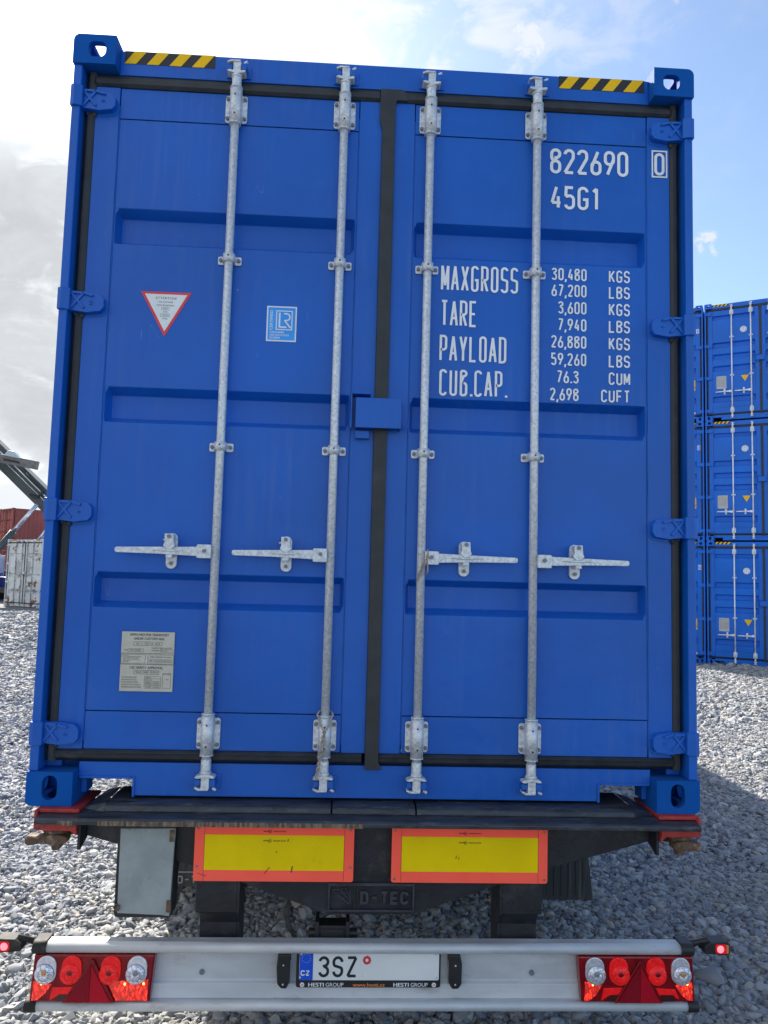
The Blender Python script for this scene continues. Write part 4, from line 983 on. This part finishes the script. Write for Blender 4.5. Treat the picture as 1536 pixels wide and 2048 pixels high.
for s in (-1, 1):
    xa, xb = (-1.20, -.800) if s < 0 else (.790, 1.195)
    zf = .245 if s < 0 else .192
    v = MB(); v.prism([(xa-.0, zf), (xb+.0, zf), (xb-(.045 if s > 0 else 0), .56), (xa+(.045 if s < 0 else 0), .56)], FY, FY+.010)
    fl = v.build('mud_flap', FLAPM, tr_, .001)
    k = MB()
    for i in range(9): x = xa+.05+i*(xb-xa-.1)/8; k.box(x-.004, x+.004, FY-.004, FY-.0002, zf+.02 if s > 0 else .34, .53)
    k.build('flap_rib', FLAPM, fl)
    if s < 0:
        k = MB(); strokes(k, 'D-TEC', -.926, .262, .038, .034, .029, .0075, FY-.006); k.box(-1.17, -.83, FY-.0055, FY-.0042, .314, .320); k.build('flap_lettering', FTXT, fl)
    k = MB(); pts = [(2.05+.58*math.cos(R(a)), .49+.58*math.sin(R(a))) for a in range(20, 175, 12)]
    for i in range(len(pts)-1):
        a, b = pts[i], pts[i+1]; x0, x1 = (-1.24, -.82) if s < 0 else (.82, 1.24)
        k.add([(x0, a[0], a[1]), (x1, a[0], a[1]), (x1, b[0], b[1]), (x0, b[0], b[1])], [(0, 1, 2, 3)])
    k.build('mudguard', PLAS, tr_)
# rear bumper
k = MB(); k.cyl((-1.140, .040, .486), (1.140, .040, .486), .0185, n=20); k.box(-1.140, 1.140, .040, .078, .4685, .5035); bt = k.build('bumper_rail', ALU, tr_)
k = MB(); k.cyl((-1.165, .040, .288), (1.165, .040, .288), .0175, n=20); k.box(-1.165, 1.165, .040, .078, .2715, .3040); k.build('bumper_rail', ALU, tr_)
k = MB(); k.prism([(.072, .4680), (.072, .362), (.068, .358), (.060, .352), (.055, .3045), (.080, .3045), (.080, .468)], -1.14, 1.14, 'YZ'); web = k.build('bumper_web', ALU, tr_, .0015)
k = MB()
for x in (-.600, .598): k.cyl((x, .0718, .388), (x, .066, .388), .0095, n=14).cyl((x, .0718, .462), (x, .064, .462), .009, n=14)
k.build('bumper_bolt', BOLT, tr_)
for s in (-1, 1):
    k = MB(); k.cyl((s*1.139, .040, .486), (s*1.188, .040, .486), .0225, n=16).box(*sorted((s*1.139, s*1.19)), .036, .100, .462, .5085); k.build('end_cap', PLASD if s < 0 else PLAS, tr_, .004)
    k = MB(); k.cyl((s*1.164, .040, .288), (s*1.205, .040, .288), .0215, n=16).box(*sorted((s*1.164, s*1.206)), .036, .100, .266, .3095); k.build('end_cap', PLASD if s < 0 else PLAS, tr_, .004)
    k = MB(); k.prism([(s*1.188, .505), (s*1.165, .505), (s*1.168, .42), (s*1.150, .37), (s*1.150, .31), (s*1.206, .31)], .078, .100); k.build('end_bracket', PLAS, tr_, .002)
    # marker lamp on its rubber arm
    k = MB(); pts = [(s*1.170, .075, .490), (s*1.198, .055, .500), (s*1.222, .045, .512), (s*1.245, .040, .516)]
    k.tube(pts, [.016, .012, .010, .015], 10)
    k.prism([(s*1.222, .482), (s*1.222, .508), (s*1.244, .522), (s*1.308, .524), (s*1.316, .516), (s*1.316, .482), (s*1.308, .476)], .012, .070); ml_ = k.build('marker_lamp', PLASD if s < 0 else PLAS, tr_, .006)
    xc = s*1.282
    k = MB(); k.prism(roundrect(xc-.022, xc+.022, .484, .516, .008), .0085, .0118); k.build('lamp_lens', LRED2, ml_, .001)
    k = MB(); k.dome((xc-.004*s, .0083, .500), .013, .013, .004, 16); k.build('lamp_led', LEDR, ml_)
    MB().prism(roundrect(xc+s*.0225-.004, xc+s*.0225+.004, .485, .515, .002), .0080, .0117).build('side_lens', LORG, ml_)
# tail lights
def tail_light(s):
    x0, x1 = (-1.188, -.772) if s < 0 else (.771, 1.190)
    z0, z1 = .307, .466
    k = MB(); k.prism([(x0, z0), (x1, z0)] + ([(x1+.012, z1), (x0+.010, z1)] if s < 0 else [(x1-.008, z1), (x0-.012, z1)]), .026, .0715)
    t = k.build('tail_light', LRED, tr_, .006, 3)
    W_ = x1-x0; 
    # lower lit zones
    k = MB()
    k.prism([(x0+.010, z0+.006), (x0+.012, z0+.072), (x0+.075, z0+.060), (x0+.055, z0+.030), (x0+.030, z0+.008)], .0235, .0258)
    if s < 0: k.prism([(x0+W_*.72, z0+.006), (x0+W_*.64, z0+.070), (x0+W_*.95, z0+.075), (x1-.006, z0+.078), (x1-.008, z0+.006)], .0235, .0258)
    else: k.prism([(x1-.010, z0+.006), (x1-.012, z0+.072), (x1-.075, z0+.060), (x1-.055, z0+.030), (x1-.030, z0+.008)], .0235, .0258)
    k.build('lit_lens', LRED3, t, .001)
    k = MB()
    k.prism([(x0+W_*.17, z0+.006), (x0+W_*.19, z0+.050), (x0+W_*.37, z0+.052), (x0+W_*.32, z0+.026), (x0+W_*.24, z0+.024)], .0240, .0258)
    if s > 0: k.prism([(x0+W_*.64, z0+.050), (x0+W_*.82, z0+.046), (x0+W_*.86, z0+.012), (x0+W_*.76, z0+.024), (x0+W_*.68, z0+.024)], .0240, .0258)
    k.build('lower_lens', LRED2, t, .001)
    cs_ = [(.115, LWHT, LORG if s < 0 else LCHR), (.325, LRED2, LRED), (.665, LRED2, LRED), (.885, LWHT, LCHR if s < 0 else LORG)]
    if s > 0: cs_ = [(.115, LWHT, LCHR), (.325, LRED2, LRED), (.665, LRED2, LRED), (.885, LWHT, LORG)]
    for f, M1, M2 in cs_:
        xc = x0+W_*f+(.003 if f < .5 else -.003); zc = z0+.097
        k = MB(); k.prism(oval(xc+(.005 if s < 0 else -.005), zc+.014, .069, .094, 12), .0175, .0256, smooth=False); rg = k.build('lamp_bowl', M1, t, .002)
        # faceted reflector seen through the lens: rings of little flat mirrors
        k = MB(); nseg, nr = 20, 5; rr_ = [1.0, .82, .64, .46, .28, .0]; vv = []
        for ir, r__ in enumerate(rr_):
            for i in range(nseg):
                a = 2*math.pi*(i+.5*(ir % 2))/nseg
                vv.append((xc+.0335*r__*math.cos(a), .0173-.013*math.sqrt(1-(r__*.98)**2)+random.uniform(-.0011, .0011)*(r__ < .99), zc+.0335*r__*math.sin(a)))
        k.add(vv, [(ir*nseg+i, ir*nseg+(i+1) % nseg, (ir+1)*nseg+(i+1) % nseg, (ir+1)*nseg+i) for ir in range(nr) for i in range(nseg)])
        k.build('lamp_dome', M1, t)
        k = MB()
        for i in range(10):
            a = 2*math.pi*i/10+.13
            k.tube([(xc+.0335*r__*math.cos(a), .0172-.013*math.sqrt(max(0, 1-r__*r__))-.0008, zc+.0335*r__*math.sin(a)) for r__ in (.35, .5, .7, .85, .97)], .0007, 4)
        for r__ in (.55, .995): k.tube([(xc+.0335*r__*math.cos(a), .0168-.013*math.sqrt(1-r__*r__)-.0006, zc+.0335*r__*math.sin(a)) for a in np.linspace(0, 2*math.pi, 25)], .0009, 4)
        k.build('lens_rib', M1 if M1 is not LWHT else LGRY, t)
        k = MB(); k.dome((xc+.002*(1 if s < 0 else -1), .0040, zc+.009), .0100, .0095, .0022, 14, 3); k.build('lamp_bulb', M2, t)
    # triangular reflector
    xm = x0+W_*.505; zt_ = z0+.136
    pa, pb, pc = (xm-.086, z0+.002), (xm+.078, z0+.002), (xm+.002, zt_)
    k = MB(); k.prism([(pa[0]-.008, pa[1]-.001), (pb[0]+.009, pb[1]-.001), (pc[0]+.006, zt_+.008), (pc[0]-.004, zt_+.008)], .0175, .0258); k.build('reflector_rim', LRED, t, .002)
    MB().prism([(pa[0]+.004, pa[1]+.003), (xm-.001, z0+.005), (xm-.001, zt_-.006)], .0145, .0173).build('reflector', LTRI, t)
    MB().prism([(xm+.0002, z0+.005), (pb[0]-.004, pb[1]+.003), (xm+.0012, zt_-.006)], .0142, .0173).build('reflector', LTRI2, t)
    k = MB()
    for q in ((x0+.040, z0+.062),) + (((x1-.022, z0+.063), (x0+W_*.79, z0+.062)) if s < 0 else ((x1-.030, z0+.064),)):
        k.dome((q[0], .0232, q[1]), .0034, .0044, .002, 10, 3)
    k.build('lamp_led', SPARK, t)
    k = MB(); k.prism(oval(x0+W_*.30, z0+.016, .060, .022), .0225, .0238)
    if s > 0: k.prism(oval(x0+W_*.72+.012, z0+.016, .060, .022), .0225, .0238)
    k.build('lens_shade', mat('lamp_dark_pocket', (.06, .004, .008), .3, coat=.5), t)
tail_light(-1); tail_light(1)
# licence plate in its holder
PX = lambda p: -.24+(p-597)*.001814-TX; PZ = lambda p: .4665-(p-1903)*.00166
pf = MB().prism(roundrect(PX(594.5), PX(881.5), PZ(1975.5), .4675, .008), .046, .066).build('plate_holder', PLAS, tr_, .002)
k = MB(); k.prism(roundrect(PX(600.5), PX(878), PZ(1959.5), .4665, .006), .0435, .0458); lp = k.build('licence_plate', PLWH, pf, .0008, label='white Czech licence plate reading 3SZ with its right half blank')
MB().prism(roundrect(PX(601), PX(627.5), PZ(1959), .4660, .003), .0428, .0434).build('plate_blue_band', mat('plate_blue', (.005, .09, .70), .4), pf)
k = MB(); strokes(k, '3SZ', PX(638), PZ(1953.2), .0725, .0503, .0392, .0098, .0429); 
ctr = (PX(734), PZ(1917.5))
k.build('plate_characters', INK, pf)
k = MB(); strokes(k, 'CZ', PX(603.5), PZ(1950), .0190, .0175, .0150, .0042, .0424)
for i in range(12): a = 2*math.pi*i/12; k.cyl((PX(614)+.0155*math.cos(a), .0426, PZ(1914)+.0150*math.sin(a)), (PX(614)+.0155*math.cos(a), .0424, PZ(1914)+.0150*math.sin(a)), .0012, n=5)
k.build('plate_band_print', mat('plate_print_white', (.72, .76, .66), .5), pf)
k = MB(); k.cyl((ctr[0], .0432, ctr[1]), (ctr[0], .0428, ctr[1]), .0180, n=24); k.build('plate_seal', SWHT, pf)
k = MB(); k.cyl((ctr[0], .0427, ctr[1]), (ctr[0], .0423, ctr[1]), .0155, n=8); k.build('plate_seal', SREDB, pf)
k = MB(); k.cyl((ctr[0], .0422, ctr[1]), (ctr[0], .0418, ctr[1]), .0058, n=12); k.build('plate_seal', SWHT, pf)
c2 = (PX(734), PZ(1944)); k = MB(); k.tube([(c2[0]+.0165*math.cos(a), .0432, c2[1]+.0165*math.sin(a)) for a in np.linspace(0, 2*math.pi, 25)], .0009, 5); k.build('embossed_ring', PLWH, pf)
k = MB()
for a, b in ((602.5, 1953.5), (604, 1904.6), (873, 1953.5), (871.5, 1904.6)): k.cyl((PX(a), .0434, PZ(b)), (PX(a), .0415, PZ(b)), .0038, n=10)
k.build('plate_screw', GALV, pf)
k = MB(); yp = .0452
ftext(k, 'HESTI', PX(619.5), PZ(1973), .0128, yp, .0545, bold=.0006); ftext(k, 'GROUP', PX(653.5), PZ(1973), .0128, yp, .0640)
ftext(k, 'HESTI', PX(788), PZ(1973), .0128, yp, .0545, bold=.0006); ftext(k, 'GROUP', PX(822), PZ(1973), .0128, yp, .0620)
for p in (607, 868.5): k.cyl((PX(p), .0455, PZ(1969.3)), (PX(p), .0450, PZ(1969.3)), .0080, n=16)
k.build('holder_lettering', WHITE, pf)
k = MB(); ftext(k, 'www.hesti.cz', PX(707), PZ(1973), .0125, yp, .115, bold=.0004)
k.build('holder_lettering', ORNG, pf)
k = MB()
for p in (607, 868.5): ftext(k, 'H', PX(p), PZ(1971.8), .0075, .0448, .0070, 'c', bold=.0006)
k.build('holder_emblem', SREDB, pf)
for s, p0, p1 in ((-1, 556, 583), (1, 896, 924)):
    xa, xb = PX(p0), PX(p1); zt_, zb_ = .4680, PZ(1974)
    if s < 0: pts = [(xa+.004, .466), (xb, .468), (xb-.0005, zb_+.022), (xb-.012, zb_), (xa+.018, zb_+.001), (xa+.004, zb_+.016), (xa, .42)]
    else: pts = [(xa, .468), (xb-.008, .466), (xb-.001, .435), (xb-.002, zb_+.016), (xb-.014, zb_), (xa+.014, zb_), (xa+.001, zb_+.024)]
    k = MB(); k.prism(pts, .030, .071); pl_ = k.build('plate_lamp', PLAS, tr_, .005, 3)
    k = MB(); xx = xb-.003 if s < 0 else xa+.003; k.prism([(.036, .445), (.036, .365), (.050, .362), (.050, .447)], xx-.0035, xx+.0045, 'YZ'); k.build('lamp_lens', CHROME, pl_)
    k = MB()
    for zz in (.43, .365): k.cyl(((xa+xb)/2, .0300, zz), ((xa+xb)/2, .0285, zz), .0032, n=8)
    k.build('lamp_screw', GALV, pl_)
# black coupling socket behind the rail, and the cable that runs to it
k = MB(); k.box(-.192, -.082, .10, .17, .47, .536); k.cyl((-.225, .13, .498), (-.045, .13, .498), .017, n=14); k.box(-.20, -.186, .092, .18, .46, .552); k.box(-.088, -.074, .092, .18, .46, .552); k.box(-.180, -.094, .095, .0995, .49, .525)
k.build('rear_latch', PLAS, tr_, .004)
k = MB(); k.tube([(-.268, .06, .655), (-.290, .065, .640), (-.303, .07, .612), (-.305, .075, .580), (-.297, .08, .548), (-.280, .085, .515), (-.262, .09, .478)], .0085, 8); k.build('cable', PLASD, tr_)
k = MB(); k.prism([(-.292, .668), (-.258, .654), (-.254, .628), (-.272, .616), (-.290, .636)], .052, .066); k.build('cable_clamp', mat('clamp_tan', (.20, .17, .13), .8, var=.3), tr_, .002)

# ------------------------------------------------------------------ yard stack on the right
th = -.5362; ux = Vector((math.cos(th), math.sin(th), 0)); c0 = Vector((8.4556, 15.086, 0))
G5 = [(2.64, 2.49), (1.93, 1.79), (1.64, 1.50), (1.35, 1.21), (.60, .45)]
rowsn = {2: 'topmost', 1: 'middle', 0: 'bottom'}
def stack_extras(root, doors, col, lvl):
    dl_, dr_ = doors
    k = MB(); k.cyl((-.36, .0588, 2.20), (-.36, .0598, 2.20), .075, n=24); st = k.build('round_sticker', SWHT, dl_)
    k = MB(); k.tube([(-.36+.055*math.cos(a), .0586, 2.20+.055*math.sin(a)) for a in np.linspace(0, 6.283, 17)], .003, 4); ftext(k, '?', -.36, 2.175, .05, .0580, None, 'c'); k.build('sticker_text', SBLU, st)
    k = MB(); k.box(-.965, -.745, .0560, .0598, .78, 1.09); pl = k.build('approval_plate', mat('silver_plate', (.50, .50, .50), .5) if 'silver_plate' not in bpy.data.materials else bpy.data.materials['silver_plate'], dl_)
    k = MB()
    for i in range(8): k.box(-.945, -.78+.02*(i % 2), .0555, .0559, 1.05-i*.03, 1.056-i*.03)
    k.build('plate_text', BOLT, pl)
    k = MB(); k.prism([(-.425, 1.075), (-.255, 1.075), (-.34, .925)], .0588, .0598); k.build('warning_sticker', YELT, dl_)
    a, b = {2: ('1', '0'), 1: ('3', '1'), 0: ('3', '7')}[lvl]
    k = MB(); strokes(k, '8226'[:3]+{2: '471', 1: '483', 0: '863'}[lvl] if False else {2: '822711', 1: '822693', 0: '822763'}[lvl], .655, 2.215, .105, .0545, .0455, .013, .0578)
    strokes(k, b, 1.070, 2.22, .094, .05, .045, .013, .0530); k.build('lettering', WHITE, dr_); k = MB(); rectline(k, 1.060, 1.128, 2.21, 2.325, .008, .0530)
    k.build('check_digit_frame', WHITE, dr_)
    for i, (tx, zz) in enumerate((('MAXGROSS', 2.06), ('TARE', 1.95), ('PAYLOAD', 1.67), ('CUB.CAP.', 1.38))):
        k = MB(); strokes(k, tx, .23, zz, .08, .039, .030, .010, .0578); strokes(k, ('30,480', '3,600', '26,880', '76.3')[i], .66, zz, .06, .027, .021, .0075, .0578); strokes(k, ('KGS', 'KGS', 'KGS', 'CUM')[i], .89, zz, .06, .03, .024, .0085, .0578); k.build('lettering', WHITE, dr_)
    k = MB(); k.box(.86, 1.03, .0575, .0598, .79, 1.05); sk = k.build('caution_sticker', YELT, dr_)
    k = MB()
    for i, tx in enumerate(('CAUTION', 'HIGH', 'CONTAINER')): strokes(k, tx, .868, .99-i*.075, .045, .0175, .0135, .005, .0570)
    k.build('sticker_text', INK, sk)
    k = MB(); k.box(.90, 1.03, .0575, .0598, .21, .25); k.build('white_label', SWHT, dr_)
protos = {}
for col in (0, 1):
    for lvl in (2, 1, 0):
        lab = '%s blue container in %s column of the yard stack, %s' % (rowsn[lvl], 'right' if col else 'left',
            {(1, 2): 'against sky', (1, 1): 'between two others', (1, 0): 'on gravel', (0, 2): 'mostly hidden', (0, 1): 'mostly hidden', (0, 0): 'mostly hidden'}[(col, lvl)])
        off = (1.219 if col else -(1.219+.035))
        p = c0+ux*off; 
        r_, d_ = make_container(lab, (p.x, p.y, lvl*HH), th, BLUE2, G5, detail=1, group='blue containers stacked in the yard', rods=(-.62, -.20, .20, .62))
        stack_extras(r_, d_, col, lvl)

# ------------------------------------------------------------------ far left: old containers
r_, d_ = make_container('old white container streaked with rust, standing on the gravel at far left', (-13.90, 30.85, .17), R(-34), OLDW, [(2.30, 2.14), (1.42, 1.26), (.72, .56)], seams=(2.6, .3), detail=0, metal=OLDM)
k = MB()
for x, z, tx in ((.66, 2.35, '0761'), (.66, 2.2, '45G1'), (.3, 1.0, '30480'), (.3, .85, '3900'), (.7, 1.0, 'KGS'), (.7, .85, 'LBS'), (.7, .7, 'KGS')): strokes(k, tx, x, z, .09, .06, .045, .013, .0578)
k.build('lettering', INK, d_[1])
v = MB(); v.box(-.60, -.30, .054, .0598, 1.35, 1.92); v.box(.02+.1, .40, .054, .0598, 1.35, 1.95); v.build('repair_patch', mat('patch_grey', (.40, .44, .46), .6), d_[0])
for lvl in (0, 1):
    make_container('rust red container with corrugated side, %s' % ('upper one, top edge against the sky at far left' if lvl else 'lower one, behind the old white container'), (-23.93, 51.9, .17+lvl*HH), R(-47), OLDR, [(2.1, 1.98), (1.3, 1.18), (.7, .58)], seams=(2.6, .3), detail=0, metal=OLDR, group='rust red containers')
for lvl in (0, 1):
    make_container('pale blue container at the far left edge, %s' % ('upper one of its stack' if lvl else 'lower one of its stack'), (-29.15, 59.2, .17+lvl*HH), R(-47), PALE, [(2.1, 1.98), (1.3, 1.18)], seams=(2.6, .3), detail=0, metal=PALE, group='pale containers')

# ------------------------------------------------------------------ reach stacker
rs = empty('reach_stacker', 'white and blue reach stacker with grey boom raised to the left', 'reach stacker', (-17.5, 38, .10))
def ax(p): return Vector((p[0]+17.5, p[1]-38, p[2]-.10))
def beam(a, b, h, w, name, m, parent=rs, bev=.02):
    a, b = ax(a), ax(b); d = (b-a)/2; n = Vector((-d.z, 0, d.x)).normalized()
    return MB().obox((a+b)/2, d, n*h/2, (0, w/2, 0)).build(name, m, parent, bev)
bm_ = beam((-22.6, 38, 11.6), (-13.2, 38, 2.95), .95, .9, 'boom', BOOM)
beam((-24.6, 38, 13.45), (-22.6, 38, 11.6), .72, .7, 'boom_extension', BOOM)
beam((-20.6, 37.48, 10.05), (-14.6, 37.48, 4.52), .07, .06, 'boom_pipe', CHROME); beam((-20.6, 37.50, 9.75), (-14.6, 37.50, 4.25), .05, .06, 'boom_pipe', CHROME)
k = MB(); k.tube([ax(p) for p in ((-17.0, 37.45, 6.9), (-16.4, 37.4, 6.3), (-15.98, 37.4, 6.0), (-15.86, 37.4, 5.7), (-16.1, 37.4, 5.5), (-16.5, 37.45, 5.6))], .07, 8); k.build('hose', PLAS, rs)
for yy, a, b in ((37.2, (-18.9, 1.35), (-16.0, 5.10)), (38.9, (-18.0, 1.2), (-15.6, 4.55))):
    mid = tuple(a[i]+(b[i]-a[i])*.62 for i in (0, 1))
    k = MB(); k.cyl(ax((a[0], yy, a[1])), ax((mid[0], yy, mid[1])), .17, n=14); k.build('lift_cylinder', BOOM, rs)
    k = MB(); k.cyl(ax((mid[0], yy, mid[1])), ax((b[0], yy, b[1])), .10, n=12); k.build('cylinder_rod', CHROME, rs)
beam((-19.6, 36.3, 7.62), (-15.75, 36.3, 6.98), .42, .35, 'spreader_beam', SPRD)
beam((-20.4, 35.9, 7.42), (-18.0, 35.9, 7.22), .34, .3, 'spreader_arm', SPRD)
k = MB(); k.prism([(p[0]+17.5, p[1]-.1) for p in ((-17.35, 7.42), (-16.55, 7.28), (-16.85, 7.62), (-17.15, 7.68))], -1.95, -1.5); k.build('spreader_lug', MACH, rs, .02)
k = MB(); k.prism([(p[0]+17.5, p[1]-.1) for p in ((-17.4, 7.28), (-16.6, 7.14), (-16.55, 7.02), (-17.35, 7.16))], -1.90, -1.88); k.build('spreader_slot', INK, rs)
k = MB(); k.box(-2.6, 3.6, -1.0, 1.0, .75, 1.25); k.box(.8, 3.8, -1.2, 1.2, 1.25, 2.3); k.build('chassis', MACHB, rs, .04)
k = MB(); k.box(-1.6, .0, -1.55, -.6, 1.32, 2.35); k.prism([(-3.2, 1.45), (.15, 1.45), (.15, 2.25), (-.2, 2.55), (-3.2, 2.55)], -1.75, -1.1); k.build('body_panel', MACH, rs, .03)
k = MB(); k.box(-.28, -.10+.2, -1.76, -1.751, 1.90, 2.10); k.build('warning_sticker', YELT, rs)
MB().box(.05, .16, -1.80, -1.751, 1.48, 1.58).build('indicator_lamp', ORNG, rs)
MB().box(-3.2, .16, -1.78, -1.1, 1.36, 1.448).build('blue_stripe', MACHB, rs)
k = MB(); k.box(2.2, 3.9, -.7, .7, 2.3, 2.5); k.box(2.25, 3.85, -.65, .65, 3.9, 4.0)
for x in (2.28, 3.76):
    for y in (-.62, .56): k.box(x, x+.07, y, y+.07, 2.5, 3.9)
k.build('cab_frame', MACH, rs, .01)
MB().box(2.34, 3.78, -.56, .56, 2.5, 3.9).build('cab_glass', GLASS, rs)
for x, yy in ((-.75, -1.35), (-.75, 1.35), (3.1, -1.35), (3.1, 1.35)):
    k = MB(); n = 28; pr = [(-.30, .40), (-.30, .68), (-.24, .78), (-.08, .79), (.08, .79), (.24, .78), (.30, .68), (.30, .40)]; v = []
    for i in range(n):
        a = 2*math.pi*i/n
        for d_, r__ in pr: v.append((x+r__*math.cos(a), yy+d_, .79+r__*math.sin(a)))
    m__ = len(pr); k.add(v, [(i*m__+j+1, ((i+1) % n)*m__+j+1, ((i+1) % n)*m__+j, i*m__+j) for i in range(n) for j in range(m__-1)], True)
    wl = k.build('wheel', TYRE, rs); MB().cyl((x, yy-.22, .79), (x, yy+.22, .79), .42, n=20).build('rim', MACH, wl)
